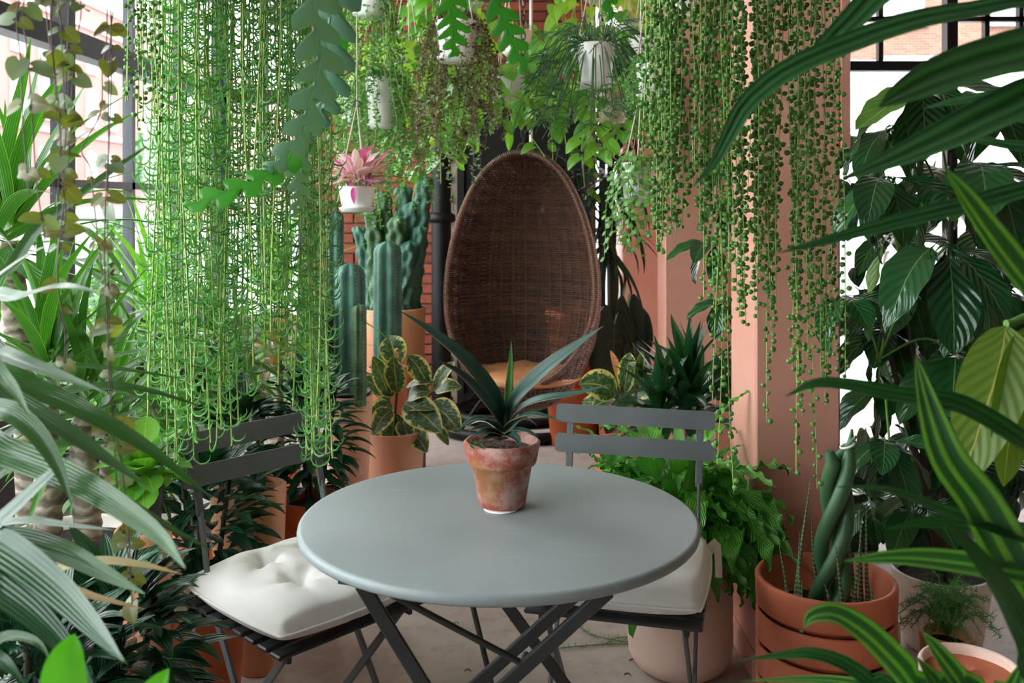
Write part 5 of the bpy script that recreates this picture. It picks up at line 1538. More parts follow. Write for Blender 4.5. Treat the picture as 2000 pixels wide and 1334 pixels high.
rubber('variegated rubber plant in a peach planter beside the egg chair, under the column cactus', 768, 3.85, 838, 0.105, 0.125, 'peach_clay', [
    (775, 712, 760, 656, 48, FA), (776, 768, 768, 696, 38, FA), (760, 776, 728, 696, 36, (0.4, -0.9, 0.2)), (763, 780, 702, 738, 42, UPN), (835, 748, 796, 694, 40, (-0.3, -0.9, 0.3)),
    (793, 756, 852, 748, 20, UPN), (846, 765, 888, 706, 26, (-0.6, -0.8, 0.2)), (850, 765, 902, 757, 32, UPN), (790, 787, 863, 845, 56, FA), (771, 806, 767, 881, 54, FA),
    (763, 785, 720, 845, 44, FA), (842, 787, 899, 845, 48, FA), (797, 838, 835, 884, 40, FA), (797, 778, 842, 766, 40, UPN), (765, 800, 728, 850, 36, FA), (850, 835, 876, 870, 20, FA),
    (800, 800, 850, 800, 36, UPN), (785, 820, 800, 868, 34, FA), (770, 770, 735, 770, 34, UPN), (776, 700, 772, 684, 10, FA, 'variegated_pink')],
    [((775, 770, 0), (776, 712, 0)), ((800, 800, 0), (846, 766, 0)), ((765, 800, 0), (758, 780, 0)), ((800, 820, 0), (842, 788, 0))])
rubber('variegated rubber plant behind the right chair with one pink unopened leaf', 1222, 3.35, 860, 0.09, 0.11, 'terracotta', [
    (1205, 768, 1130, 750, 54, FA), (1212, 754, 1192, 684, 13, FA, 'variegated_pink'), (1219, 768, 1230, 688, 34, FA), (1240, 756, 1253, 686, 24, (0.5, -0.8, 0.1)), (1219, 788, 1288, 736, 42, FA),
    (1266, 742, 1228, 711, 20, UPN), (1300, 768, 1322, 703, 28, FA), (1208, 788, 1156, 795, 32, UPN), (1205, 800, 1136, 786, 34, FA), (1225, 790, 1215, 840, 40, FA), (1240, 790, 1285, 800, 36, UPN)],
    [((1215, 800, 0), (1213, 745, 0)), ((1240, 800, 0), (1242, 752, 0)), ((1280, 800, 0), (1302, 766, 0))])
# ------------------------------------------------------------------ right side
# fern bush in the round-bottomed pink pot
q = P(1328, 1080, 2.78)
fn = thing('potted_fern', 'glossy wavy-leaved fern bush in a big pale pink round-bottomed pot', 'potted plant', (q.x, q.y, 0))
make_pot(fn, (q.x, q.y, 0.0), 0.150, 0.150, 0.36, 'pink_glaze', 'soil', n=56, round_=0.075, inner=0.03)
fm = [leaf_mesh('fern', w_, 'lance', dr, 0.25, wv, 14, 5, v=k, nwave=5) for k, (w_, dr, wv) in enumerate(((0.20, 1.0, 0.16), (0.24, 1.5, 0.18), (0.18, 0.6, 0.14), (0.22, 1.9, 0.2), (0.26, 1.2, 0.22)))]
no_pillar = lambda p: not (p.x > 0.665 and 2.66 < p.y < 3.04) and not (p.x > 0.66 and 4.25 < p.y)
for i in range(290):
    f = (i + 0.5) / 290
    a = golden(i)
    e = math.radians(lerp(72, -28, f ** 0.8) + jit(14))
    d_ = Vector((math.cos(e) * math.cos(a), math.cos(e) * math.sin(a), math.sin(e)))
    up = Vector((-math.sin(e) * math.cos(a) + jit(0.3), -math.sin(e) * math.sin(a) + jit(0.3), math.cos(e)))
    rr = rnd.uniform(0.02, 0.17)
    b = Vector((q.x + rr * math.cos(a) * (1.15 if math.cos(a) > 0 else 1.6), q.y + rr * math.sin(a) * 0.75, 0.37 + 0.17 * (1 - f) * rnd.random() + 0.08 * (rr < 0.12)))
    L_ = rnd.uniform(0.17, 0.29)
    if not all(no_pillar(b + d_ * L_ * k_) for k_ in (0.0, 0.5, 0.9)):
        d_ = Vector((0.35 + jit(0.3), -0.9, 0.1 + jit(0.4))).normalized(); up = Vector((0, -0.3, 1)); b.x = min(b.x, 0.62); b.y = min(b.y, 2.70)
    link('leaf', fm[i % 5], fn, frameM(b, d_, up, L_))
# striped dark dracaena behind it, against the middle pillar
q = P(1345, 850, 3.25)
dr_ = thing('striped_dracaena', 'dark striped dracaena between the fern bush and the two pink pillars', 'potted plant', (q.x, q.y, 0))
make_pot(dr_, (q.x, q.y, 0), 0.09, 0.11, 0.36, 'terracotta', 'soil', n=32)
MB().tube([(q.x, q.y, 0.32), (q.x, q.y, 0.5), (q.x, q.y, 0.62)], 0.014, 8).build('trunk', 'bark', dr_)
rosette(dr_, P(1345, 800, 3.25), 44, 0.30, 'strap_dark', 0.16, (86, 0), 'lance', (0.2, 1.3), 0.25, 0.10, v=1, clear=no_pillar)
rosette(dr_, P(1290, 810, 3.2), 24, 0.24, 'strap_dark', 0.16, (80, 0), 'lance', (0.3, 1.3), 0.25, 0.08, v=1, clear=no_pillar)
# loose cut sprig on the floor
sg = thing('cut_sprig', 'cut sprig of thin green stems lying on the concrete floor', 'sprig', P(1170, 1266, 2.86))
def floor_pt(px, py): 
    d = ZC / (py - HY) * F
    return Vector(((px - CX) / F * d, d, 0.006))
for k, pts in enumerate((((1088, 1270), (1130, 1266), (1180, 1262), (1228, 1262)), ((1132, 1228), (1160, 1244), (1200, 1254), (1228, 1258)), ((1180, 1262), (1205, 1250), (1226, 1248)))):
    p = smooth([floor_pt(*t) for t in pts], 20)
    so = MB().tube(p, 0.0016, 5).build('stem', 'stem_green', sg)
    L = on_strand(p, 0.007); R = np.array([azR(rnd.random() * 6.3, 0.014, -rnd.uniform(0.1, 0.9)) for _ in L])
    MB().inst(HORN[0], HORN[1], None, R, L, HORN[2]).build('leaflets', 'tiny_green', so, kind='stuff')
for k, (px, py) in enumerate(((884, 1223), (906, 1316), (1075, 1206), (1218, 1324), (1228, 1296), (995, 1218))):
    p = floor_pt(px, py)
    tag(blade([p, p + Vector((0.012, 0.004, 0.004)), p + Vector((0.022, -0.006, 0.002))], 0.010, (0, 0, 1), 'lance', 0.3, 6, 3).build('fallen_leaf', 'feather' if k in (0, 2) else 'stem_dark'),
        ('tiny green fallen leaf on the concrete between the table legs', 'tiny dark scrap of leaf on the concrete under the table front', 'tiny green fallen leaf by the right chair leg on the concrete', 'tiny dark scrap on the concrete beside the pink pot', 'tiny dark scrap near the cut sprig on the concrete', 'tiny dark scrap on the concrete under the middle of the table')[k], 'leaf')

# stacked terracotta bowls with the braided sansevieria
q = P(1612, 1125, 2.36)
bz = q.z
for k in range(5):
    rim = bz - 0.082 * k
    lbl = ['topmost terracotta pot of the stack by the near pillar, planted with a braided snake plant', 'second terracotta pot down in the stack by the near pillar', 'third terracotta pot down in the stack by the near pillar',
           'fourth terracotta pot down in the stack by the near pillar', 'bottom terracotta pot of the stack by the near pillar'][k]
    if k == 0:
        pot_root = thing('potted_snake_plant', lbl, 'potted plant', (q.x, q.y, rim - 0.15))
        h = 0.15
        prof = [(0, 0), (0.118, 0), (0.122, 0.003), (0.138, 0.070), (0.141, 0.072), (0.160, 0.074), (0.166, 0.080), (0.168, 0.145), (0.165, 0.150), (0.157, 0.150), (0.153, 0.144), (0.143, 0.05), (0, 0.05)]
        MB().lathe(prof, (q.x, q.y, rim - h), 64).build('pot', 'terracotta', pot_root)
        MB().lathe([(0, 0.062), (0.05, 0.066), (0.1, 0.06), (0.144, 0.062)], (q.x, q.y, rim - h), 32).build('soil', 'soil', pot_root)
    else:
        h = min(0.15, rim - 0.0)
        prof = [(0.126, max(0.0, h - 0.15)), (0.140, h - 0.080), (0.143, h - 0.078), (0.160, h - 0.076), (0.166, h - 0.070), (0.1665, h - 0.008), (0.163, h - 0.003), (0.157, h - 0.003), (0.150, h - 0.03), (0.146, h - 0.072)]
        tag(MB().lathe(prof, (q.x, q.y, rim - h), 64).build('clay_pot', 'terracotta'), lbl, 'pot', 'stacked terracotta pots')
MB().box((q.x + 0.151, q.y - 0.075, bz - 0.115), (0.024, 0.002, 0.040), np.array(Matrix.Rotation(math.radians(58), 3, 'Z'))).build('price_tag', 'stone_trim', pot_root)
# braid: three fat cylinders twisted, free tips above
def sp_(px, py, d): return P(px, py, d)
zt = bz - 0.088
for k in range(3):
    ph = k * 2 * PI / 3 + 0.5
    pts = []; n = 30
    for j in range(n):
        t = j / (n - 1)
        ctr = P(lerp(1618, 1640, t), 0, 2.36)
        z = lerp(zt, P(0, 905, 2.36).z, t)
        r_ = 0.033 * (1 - 0.35 * t)
        pts.append((ctr.x + r_ * math.cos(ph + t * 5.2), 2.36 + r_ * math.sin(ph + t * 5.2), z))
    tips = [P(1664, 838, 2.36), P(1672, 852, 2.34), P(1620, 880, 2.35)]
    pts.append(tuple(tips[k]))
    rad = [0.0185] * n + [0.003 if k < 2 else 0.010]
    MB().tube(pts, rad, 12).build('spear', 'cylindrica', pot_root)
MB().ring([(P(1655, 868, 2.35).x + 0.016 * math.cos(a), 2.35 + 0.016 * math.sin(a), P(0, 870, 2.35).z + 0.006 * math.cos(a)) for a in np.linspace(0, 2 * PI, 20, endpoint=False)], 0.003, 6).build('braid_tie', 'white_plastic', pot_root)
for (bx_, by_, tx_, ty_, d_) in ((1550, 1160, 1584, 934, 2.36), (1558, 1155, 1562, 1040, 2.30), (1572, 1160, 1561, 1080, 2.26), (1545, 1150, 1522, 1064, 2.30), (1600, 1110, 1585, 1010, 2.44), (1596, 1090, 1588, 1050, 2.46),
                                 (1663, 1160, 1684, 1012, 2.32), (1672, 1160, 1656, 1030, 2.38), (1696, 1160, 1692, 980, 2.36), (1650, 1150, 1632, 1066, 2.28), (1642, 1160, 1610, 1140, 2.24), (1566, 1165, 1566, 1135, 2.24), (1682, 1150, 1680, 1015, 2.42), (1700, 1165, 1702, 1150, 2.3)):
    b, t_ = P(bx_, by_, d_), P(tx_, ty_, d_)
    b.z = zt - 0.002
    mid = (b + t_) / 2 + Vector((jit(0.004), jit(0.01), 0))
    MB().tube(smooth([b, mid, t_], 12), np.linspace(0.0065, 0.001, 12) ** 1.0, 7).build('spear', 'banded_spear', pot_root)

# schefflera with big drooping leaves
q = P(1838, 1120, 2.92)
sf = thing('umbrella_tree', 'tall umbrella tree with big glossy drooping leaves in a white pot on the right', 'potted plant', (q.x, q.y, 0))
make_pot(sf, (q.x, q.y, 0), 0.115, 0.145, 0.235, 'white_glaze', 'soil', n=48, round_=0.03)
HUBS = [ # col,row,depth, leaf length px, n, el range
    (1852, 476, 2.25, 215, 8, (-20, -72)), (1652, 578, 2.45, 125, 6, (0, -70)), (1735, 345, 2.45, 165, 7, (-10, -75)), (1737, 862, 2.60, 130, 7, (10, -65)), (1930, 320, 2.45, 190, 7, (-5, -70)),
    (1745, 245, 2.75, 140, 6, (-5, -70)), (1965, 560, 2.55, 200, 7, (-5, -70)), (1690, 262, 3.15, 105, 6, (5, -60)), (1800, 165, 2.55, 190, 8, (-5, -70)), (1885, 690, 2.75, 180, 7, (0, -70)),
    (1800, 985, 2.85, 150, 6, (10, -60)), (1940, 190, 2.65, 180, 7, (0, -70)), (1735, 640, 2.95, 130, 7, (0, -65)), (1770, 560, 2.95, 160, 7, (0, -65)), (1960, 800, 2.75, 170, 6, (5, -60)),
    (1735, 460, 3.1, 130, 6, (0, -65)), (1850, 330, 2.9, 170, 7, (0, -60)), (1760, 740, 3.0, 150, 7, (0, -60)), (1860, 880, 3.0, 150, 6, (5, -60)), (1700, 970, 3.2, 110, 5, (10, -50)), (1840, 600, 3.05, 170, 7, (0, -60)), (1980, 420, 2.9, 180, 6, (0, -60))]
tops = [(1760, 420, 2.85), (1860, 300, 2.8), (1920, 520, 2.75), (1720, 620, 2.8)]
for tx_, ty_, td in tops:
    MB().tube(smooth([(q.x + jit(0.03), q.y + jit(0.03), 0.2), P(lerp(1838, tx_, 0.5), 850, 2.88), P(tx_, ty_, td)], 16), np.linspace(0.014, 0.007, 16), 8).build('trunk', 'stem_dark', sf)
slf = [leaf_mesh(mt, w_, 'ovate', dr, 0.22, wv, 14, 7, base=bs, v=k, nwave=3.5) for k, (mt, w_, dr, wv, bs) in enumerate((('schefflera', 0.42, 0.7, 0.035, 0.16), ('schefflera', 0.38, 0.5, 0.045, 0.18), ('schefflera', 0.46, 0.9, 0.03, 0.14), ('schefflera_new', 0.40, 0.7, 0.04, 0.18)))]
for hi, (hx, hy, hd, L, n, el) in enumerate(HUBS):
    h = P(hx, hy, hd)
    k = min(range(4), key=lambda j: (P(*tops[j]) - h).length)
    tp_ = P(*tops[k]); stp = tp_ + Vector((0, 0, -0.1 - 0.1 * rnd.random()))
    MB().tube(smooth([stp, (stp + h) / 2 + Vector((0, 0, 0.05)), h], 10), 0.0035, 6).build('petiole', 'stem_green', sf)
    for i in range(n):
        a = 2 * PI * (i + 0.3 * rnd.random()) / n - 0.6
        e = math.radians(lerp(el[0], el[1], (i * 0.618) % 1.0))
        d_ = Vector((math.cos(e) * math.cos(a), math.cos(e) * math.sin(a) - 0.15, math.sin(e))).normalized()
        up = Vector((-math.sin(e) * math.cos(a), -math.sin(e) * math.sin(a) - 0.35, math.cos(e)))
        me = slf[3] if rnd.random() < 0.08 else slf[i % 3]
        link('leaf', me, sf, frameM(h, d_, up, L / F * hd * rnd.uniform(0.85, 1.15)))
# a dark shrub behind it against the glass
q3 = P(1830, 1050, 3.75)
ds = thing('dark_shrub', 'dense dark-leaved shrub against the glass behind the umbrella tree', 'potted plant', (q3.x, q3.y, 0))
make_pot(ds, (q3.x, q3.y, 0), 0.13, 0.16, 0.30, 'black_plastic', 'soil', n=32)
dm = [leaf_mesh('palm_dark', 0.45, 'ovate', dr, 0.2, 0.02, 8, 5, base=0.12) for dr in (0.4, 0.8)]
ends_ = []
for i in range(14):
    e = P(1690 + 330 * ((i * 0.618) % 1), 330 + 50 * i, 3.6 + 0.45 * rnd.random())
    MB().tube(smooth([(q3.x + jit(0.05), q3.y + jit(0.05), 0.26), (q3.x + (e.x - q3.x) * 0.35, q3.y, 0.3 + (e.z - 0.3) * 0.6), e], 12), np.linspace(0.009, 0.004, 12), 6).build('branch', 'stem_dark', ds)
    ends_.append(e)
for i in range(260):
    e = ends_[i % 14]
    b = e + Vector((jit(0.16), jit(0.14), jit(0.16)))
    a = rnd.random() * 6.28; el = math.radians(-40 + jit(40))
    d_ = Vector((math.cos(el) * math.cos(a), math.cos(el) * math.sin(a), math.sin(el)))
    if not (1.0 < b.x + d_.x * 0.2 and b.y + d_.y * 0.22 < 4.44): continue
    link('leaf', dm[i % 2], ds, frameM(b, d_, (jit(0.4), -0.6, 0.8), rnd.uniform(0.14, 0.22)))
# leaves of a second one showing between the pillars
q2 = P(1452, 1000, 3.6)
sf2 = thing('umbrella_tree', 'slim umbrella tree whose leaves show in the gap between the pink pillars', 'potted plant', (q2.x, q2.y, 0))
make_pot(sf2, (q2.x, q2.y, 0), 0.10, 0.12, 0.26, 'terracotta', 'soil', n=32)
MB().tube([(q2.x, q2.y, 0.22), (q2.x, q2.y, 0.8), P(1440, 500, 3.6)], 0.009, 7).build('trunk', 'stem_dark', sf2)
for hx, hy, hd, L, n in ((1392, 470, 3.25, 100, 6), (1420, 585, 3.3, 90, 6), (1440, 380, 3.6, 110, 6), (1420, 690, 3.5, 110, 7), (1430, 300, 3.7, 100, 6)):
    h = P(hx, hy, hd)
    MB().tube([P(1440, hy + 40, 3.6), h], 0.003, 5).build('petiole', 'stem_green', sf2)
    for i in range(n):
        a = 2 * PI * i / n + jit(0.3); e = math.radians(-35 + jit(30))
        d_ = Vector((math.cos(e) * math.cos(a), math.cos(e) * math.sin(a), math.sin(e))); up = Vector((-math.sin(e) * math.cos(a), -math.sin(e) * math.sin(a) - 0.3, math.cos(e)))
        link('leaf', slf[i % 3], sf2, frameM(h, d_, up, L / F * hd))
# two large olive leaves at the right edge
mg = thing('magnolia_branch', 'large olive green leaves hanging at the right edge in front of the umbrella tree', 'plant', P(2060, 1500, 1.35))
MB().tube(smooth([(mg.location.x, 1.35, 0.0), P(2110, 900, 1.35), P(2040, 640, 1.33), P(1965, 632, 1.3)], 20), np.linspace(0.012, 0.005, 20), 8).build('branch', 'stem_green', mg)
blade([P(1966, 636, 1.3), P(1950, 720, 1.27), P(1915, 830, 1.25), P(1872, 960, 1.24)], 0.085, (-0.5, -0.9, 0.15), 'ovate', 0.25, 20, 9).build('leaf', 'magnolia', mg)
blade([P(2030, 640, 1.32), P(2000, 720, 1.28), P(1975, 830, 1.25), P(1960, 950, 1.25)], 0.085, (0.2, -1, 0.15), 'ovate', 0.2, 20, 9).build('leaf', 'magnolia', mg)
blade([P(2010, 660, 1.35), P(2060, 760, 1.3), P(2050, 900, 1.3)], 0.08, (0.3, -1, 0.15), 'ovate', 0.2, 20, 9).build('leaf', 'magnolia', mg)

# asparagus fern in a small clay pot
q = P(1850, 1235, 2.42)
af = thing('asparagus_fern', 'feathery asparagus fern in a small tan pot in front of the white pot', 'potted plant', (q.x, q.y, 0))
make_pot(af, (q.x, q.y, 0), 0.05, 0.066, q.z, 'tan_clay', 'soil', n=36)
for i in range(60):
    a = golden(i); f = (i + 0.5) / 60
    rad = lerp(0.05, 0.145, f); top = lerp(0.13, 0.0, f)
    e = Vector((q.x + rad * math.cos(a), q.y + rad * 0.9 * math.sin(a), q.z + top + jit(0.03)))
    m_ = (Vector((q.x, q.y, q.z)) + e) / 2 + Vector((0, 0, 0.05))
    p = smooth([(q.x, q.y, q.z - 0.01), m_, e], 12)
    fo = MB().tube(p, 0.0009, 3, False).build('frond', 'stem_green', af)
    L = on_strand(p[3:], 0.004)
    L = np.repeat(L, 3, 0)
    R = np.array([azR(rnd.random() * 6.3, rnd.uniform(0.014, 0.026), jit(0.9), jit(1)) for _ in L])
    tvs = np.array([(0, -0.04, 0), (0, 0.04, 0), (1, 0, 0.1), (0.5, 0, 0.06)])
    MB().inst(tvs, None, [(0, 1, 2), (0, 3, 2)], R, L).build('needles', 'feather', fo, kind='stuff')
# pale pink pot in the bottom right corner
q = P(1893, 1296, 1.9)
pp = thing('pink_pot', 'pale pink clay pot with bare soil at the bottom right corner', 'pot', (q.x, q.y, 0))
make_pot(pp, (q.x, q.y, 0), 0.070, 0.094, q.z, 'pink_glaze', 'terracotta', n=56, inner=0.02, wall=0.008)

# ------------------------------------------------------------------ behind the egg chair
q = P(1120, 745, 5.35)
for k, (zb_, rm_, r0_, r1_, lbl) in enumerate(((0.0, 0.34, 0.125, 0.155, 'lower of two stacked orange clay pots behind the egg chair'), (0.30, 0.75, 0.115, 0.145, 'upper of two stacked orange clay pots behind the egg chair'))):
    t_ = thing('stacked_pot', lbl, 'pot', (q.x, q.y, zb_), 'orange clay pots behind the egg chair')
    make_pot(t_, (q.x, q.y, zb_), r0_, r1_, rm_ - zb_, 'orange_clay', 'soil' if k else None, n=44, band=0.07, inner=0.03)
q = P(1205, 700, 5.2)
ph_ = thing('philodendron', 'philodendron with very dark heart-shaped leaves right of the egg chair', 'potted plant', (q.x, q.y, 0))
make_pot(ph_, (q.x, q.y, 0), 0.09, 0.11, 0.3, 'terracotta', 'soil', n=32)
hm = leaf_mesh('philodendron', 0.62, 'heart', 0.5, 0.2, 0, 12, 9, 0.25)
for (bx_, by_, tx_, ty_, sc_, dd) in ((1200, 632, 1196, 760, 0.40, 5.05), (1228, 600, 1240, 700, 0.28, 5.1), (1175, 640, 1165, 720, 0.26, 5.25), (1240, 690, 1262, 770, 0.25, 5.0), (1210, 760, 1190, 830, 0.25, 5.0), (1250, 620, 1268, 690, 0.2, 5.2)):
    b, t_ = P(bx_, by_, dd), P(tx_, ty_, dd - 0.05)
    link('leaf', hm, ph_, frameM(b, t_ - b, (jit(0.3), -1, 0.25), sc_))
    MB().tube(smooth([(q.x, q.y, 0.28), P((bx_ + 1225) / 2, by_ - 14, dd + 0.05), b], 12), 0.005, 6).build('petiole', 'stem_green', ph_)
q = P(1192, 620, 5.45)
pd = thing('dark_palm', 'dark strap-leaved palm behind the egg chair in front of the back window', 'potted plant', (q.x, q.y, 0))
make_pot(pd, (q.x, q.y, 0), 0.12, 0.14, 0.3, 'black_plastic', 'soil', n=32)
MB().tube([(q.x, q.y, 0.26), (q.x, q.y, 0.8), P(1190, 400, 5.45), P(1195, 200, 5.6)], 0.018, 8).build('trunk', 'stem_dark', pd)
in_alcove = lambda p: p.x < 0.90 and p.y < 6.3 and not (p.x > 0.67 and p.y > 6.0) and not (p.x > 0.66 and 4.25 < p.y < 4.6)
rosette(pd, P(1195, 330, 5.45), 64, 0.50, 'palm_dark', 0.07, (80, -60), 'strap', (0.2, 1.6), 0.25, 0.2, v=1, clear=in_alcove)
rosette(pd, P(1195, 190, 5.6), 44, 0.46, 'palm_dark', 0.075, (75, -60), 'strap', (0.2, 1.5), 0.25, 0.2, v=1, clear=in_alcove)
rosette(pd, P(1190, 470, 5.4), 50, 0.46, 'palm_dark', 0.06, (60, -60), 'strap', (0.3, 1.6), 0.25, 0.2, v=1, clear=in_alcove)
rosette(pd, P(1110, 330, 5.5), 34, 0.42, 'palm_dark', 0.06, (70, -60), 'strap', (0.3, 1.5), 0.25, 0.2, v=1, clear=in_alcove)
# ------------------------------------------------------------------ hanging pots further back
def pot_at(name, label, px, row, d, wpx, hpx, mat='white_plastic', group=None, cat='hanging plant', saucer=True, apex=0.34, taper=0.74, **kw):
    c = P(px, row, d)
    r1 = wpx / F * d / 2; h = hpx / F * d
    root = thing(name, label, cat, c - Vector((0, 0, h)), group)
    hang_pot(root, c, r1 * taper, r1, h, mat, saucer, apex, **kw)
    return root, c, r1

def spill(c, r, az, reach, drop, sway=0.02, n=14, rise=0.03):
    """a stem that leaves the pot, arches over the rim and hangs"""
    c = Vector(tuple(c))
    o = Vector((math.cos(az), math.sin(az), 0))
    pts = [c + o * r * 0.3, c + o * r * 0.9 + Vector((0, 0, rise)), c + o * (r + reach * 0.6) + Vector((0, 0, -drop * 0.15))]
    for k in (0.45, 0.75, 1.0):
        pts.append(c + o * (r + reach * (0.7 + 0.3 * k)) + Vector((jit(sway), jit(sway), -drop * k)))
    return smooth(pts, n)

def pothos(label, px, row, d, wpx, hpx, strands, drop, leaf, mat, nleaf=5, reach=(0.05, 0.2), pot='white_plastic', az=None, lw=0.74, group='pothos vines in hanging pots'):
    root, c, r = pot_at('hanging_pothos', label, px, row, d, wpx, hpx, pot, group)
    mes = [leaf_mesh(mat, lw, 'heart', dr, 0.22, 0, 8, 7, 0.16, v=k) for k, dr in enumerate((0.4, 0.7, 1.0))]
    for i in range(strands):
        a = golden(i, px) if az is None else math.radians(rnd.uniform(*az))
        p = spill(c, r, a, rnd.uniform(*reach), rnd.uniform(drop[0], drop[1]), 0.05, 18)
        pe = p[-1]; ex, ey = CX + pe[0] / pe[1] * F, HY - (pe[2] - ZC) / pe[1] * F
        if 905 < ex < 1125 and ey > 312 and pe[1] < 5.15: continue      # no vine falls into the egg chair
        so = MB().tube(p, 0.0022, 5, False).build('vine', 'stem_pale', root)
        seg = on_strand(p[3:], max(0.03, np.linalg.norm(np.diff(p[3:], axis=0), axis=1).sum() / nleaf), 0.3)
        for k, b in enumerate(seg):
            aa = a + jit(1.3)
            d_ = Vector((math.cos(aa), math.sin(aa) - 0.35, -0.75 + jit(0.5))).normalized()
            up = Vector((0.5 * math.cos(aa) - 0.2 + jit(0.5), -1.0 + jit(0.4), 0.55))
            sz = leaf * rnd.uniform(0.7, 1.2)
            base = Vector(b) + Vector((math.cos(aa), math.sin(aa), 0.3)) * 0.025
            link('leaf', mes[k % 3], root, frameM(base, d_, up, sz))
            MB().tube([Vector(b), base + d_ * 0.004], 0.0013, 3, False).build('leaf_stalk', 'stem_pale', root)
    return root

pothos('green pothos in a white pot just above the egg chair', 990, 148, 3.95, 70, 44, 15, (0.10, 0.27), 0.085, 'pothos', 5, (0.08, 0.3))
pothos('yellow-mottled pothos in a cream pot above the columnar cacti', 833, 212, 4.35, 52, 48, 11, (0.12, 0.4), 0.075, 'pothos_mottled', 6, (0.04, 0.12), 'cream_plastic')
pothos('lime pothos in a pinkish pot left of the brown-stemmed trailing plant', 795, 85, 4.3, 56, 40, 12, (0.15, 0.5), 0.085, 'pothos_lime', 5, (0.06, 0.2), 'cream_plastic')
pothos('big-leaved green pothos hanging from a pot out of sight at top centre', 915, -40, 4.5, 66, 50, 17, (0.45, 1.05), 0.10, 'pothos', 7, (0.06, 0.3), az=(95, 265))
pothos('large lime pothos hanging from a pot out of sight above the pink plant', 830, -60, 4.6, 66, 50, 13, (0.35, 0.8), 0.12, 'pothos_lime', 5, (0.08, 0.3))
pothos('lime-gold pothos trailing right beside the exposed bricks', 1170, -50, 4.55, 66, 50, 15, (0.3, 0.75), 0.10, 'pothos_lime', 6, (0.05, 0.28))
pothos('green pothos with long looping vines between the egg chair and the middle pillar', 1140, 70, 4.4, 62, 46, 17, (0.25, 0.62), 0.085, 'pothos', 6, (0.1, 0.32))
pothos('green pothos in a pinkish white pot close to the middle pillar', 1196, 182, 3.95, 66, 54, 11, (0.12, 0.32), 0.075, 'pothos', 5, (0.06, 0.2), 'cream_plastic')
pothos('dark green pothos in the shade behind the chain of the egg chair', 1010, 60, 5.2, 60, 46, 16, (0.5, 0.95), 0.10, 'pothos', 7, (0.15, 0.5))
pothos('green pothos in a pot hidden behind the stick-stemmed cactus', 1235, 40, 4.5, 56, 44, 10, (0.3, 0.7), 0.08, 'pothos', 6, (0.05, 0.25))

# fine thread-stemmed plants
TINY = np.array([(-0.28, 0.5, 0.08), (0, 0, 0), (0.28, 0.5, 0.08), (0, 1.0, 0)]); TINYQ = [(0, 1, 2, 3)]; TINYUV = np.array([(0, .5), (.5, 0), (1, .5), (.5, 1)])
def thready(name, label, pot, n, reach, drop, leafmat_, stemmat, step, lsize, stemr=0.0011, sway=0.03, group=None, rep=1, az=None, horn_=False, cat='hanging plant', rise=0.03, tilt=1.2, bare=0.75):
    root, c, r = pot_at(name, label, *pot, group=group, cat=cat)
    for i in range(n):
        a = golden(i, n) + jit(0.3) if az is None else math.radians(rnd.uniform(*az))
        if math.sin(a) < -0.72 and rnd.random() < bare: continue      # fewer strands over the pot's face
        p = spill(c, r * rnd.uniform(0.5, 1.0), a, rnd.uniform(*reach), rnd.uniform(*drop), sway, 14, rise)
        so = MB().tube(p, stemr, 3, False).build('strand', stemmat, root)
        L = np.repeat(on_strand(p[2:], step), rep, 0)
        R = np.array([azR(rnd.random() * 6.3, lsize * rnd.uniform(0.7, 1.3), jit(tilt), jit(tilt)) for _ in L])
        if horn_: MB().inst(HORN[0], HORN[1], None, R, L, HORN[2]).build('leaves', leafmat_, so, kind='stuff')
        else: MB().inst(TINY, TINYQ, None, R, L, TINYUV).build('leaves', leafmat_, so, kind='stuff')
    return root, c, r
thready('hanging_thread_plant', 'feathery pale green thread plant spilling from a pot at the top edge', (722, -8, 3.7, 70, 40), 60, (0.0, 0.10), (0.3, 0.85), 'tiny_green', 'stem_pale', 0.013, 0.017, rep=2)
thready('hanging_thread_plant', 'feathery green thread plant in the white pot above the pink-leaved plant', (745, 152, 3.75, 64, 96), 62, (0.02, 0.16), (0.25, 0.60), 'tiny_green', 'stem_green', 0.013, 0.016, rep=2)
thready('hanging_creeper', 'brown-stemmed creeper with tiny leaves spilling over a large white pot', (892, 42, 3.4, 84, 76), 64, (0.02, 0.11), (0.18, 0.52), 'tiny_olive', 'stem_red', 0.013, 0.017, rep=2)
root_, c_, r_ = pot_at('hanging_creeper', 'silvery creeper trailing in a thin tail left of the egg chair', 893, -60, 3.6, 60, 40, 'white_plastic')
for i in range(16):
    p = spill(c_, r_, golden(i), rnd.uniform(0.0, 0.07), rnd.uniform(0.45, 0.95), 0.03, 16)
    so = MB().tube(p, 0.0011, 3, False).build('strand', 'stem_red', root_)
    L = np.repeat(on_strand(p[2:], 0.016), 2, 0); R = np.array([azR(rnd.random() * 6.3, 0.019, jit(1.2), jit(1.2)) for _ in L])
    MB().inst(TINY, TINYQ, None, R, L, TINYUV).build('leaves', 'tiny_silver', so, kind='stuff')
thready('hanging_creeper', 'fresh green creeper with tiny leaves in a white pot, highest beside the pearls', (1274, 125, 2.95, 66, 66), 40, (0.0, 0.06), (0.06, 0.22), 'tiny_green', 'stem_green', 0.010, 0.014, rep=2)
thready('hanging_creeper', 'low trailing green creeper in a pot behind the fishbone cactus', (590, 95, 3.4, 74, 70), 24, (0.0, 0.06), (0.05, 0.2), 'tiny_silver', 'stem_green', 0.012, 0.016, rep=2)
thready('hanging_creeper', 'reddish-leaved creeper in a small pot near the top of the succulent curtain', (545, 0, 3.9, 60, 44), 34, (0.02, 0.1), (0.05, 0.3), 'tiny_olive', 'stem_red', 0.012, 0.016, rep=2)
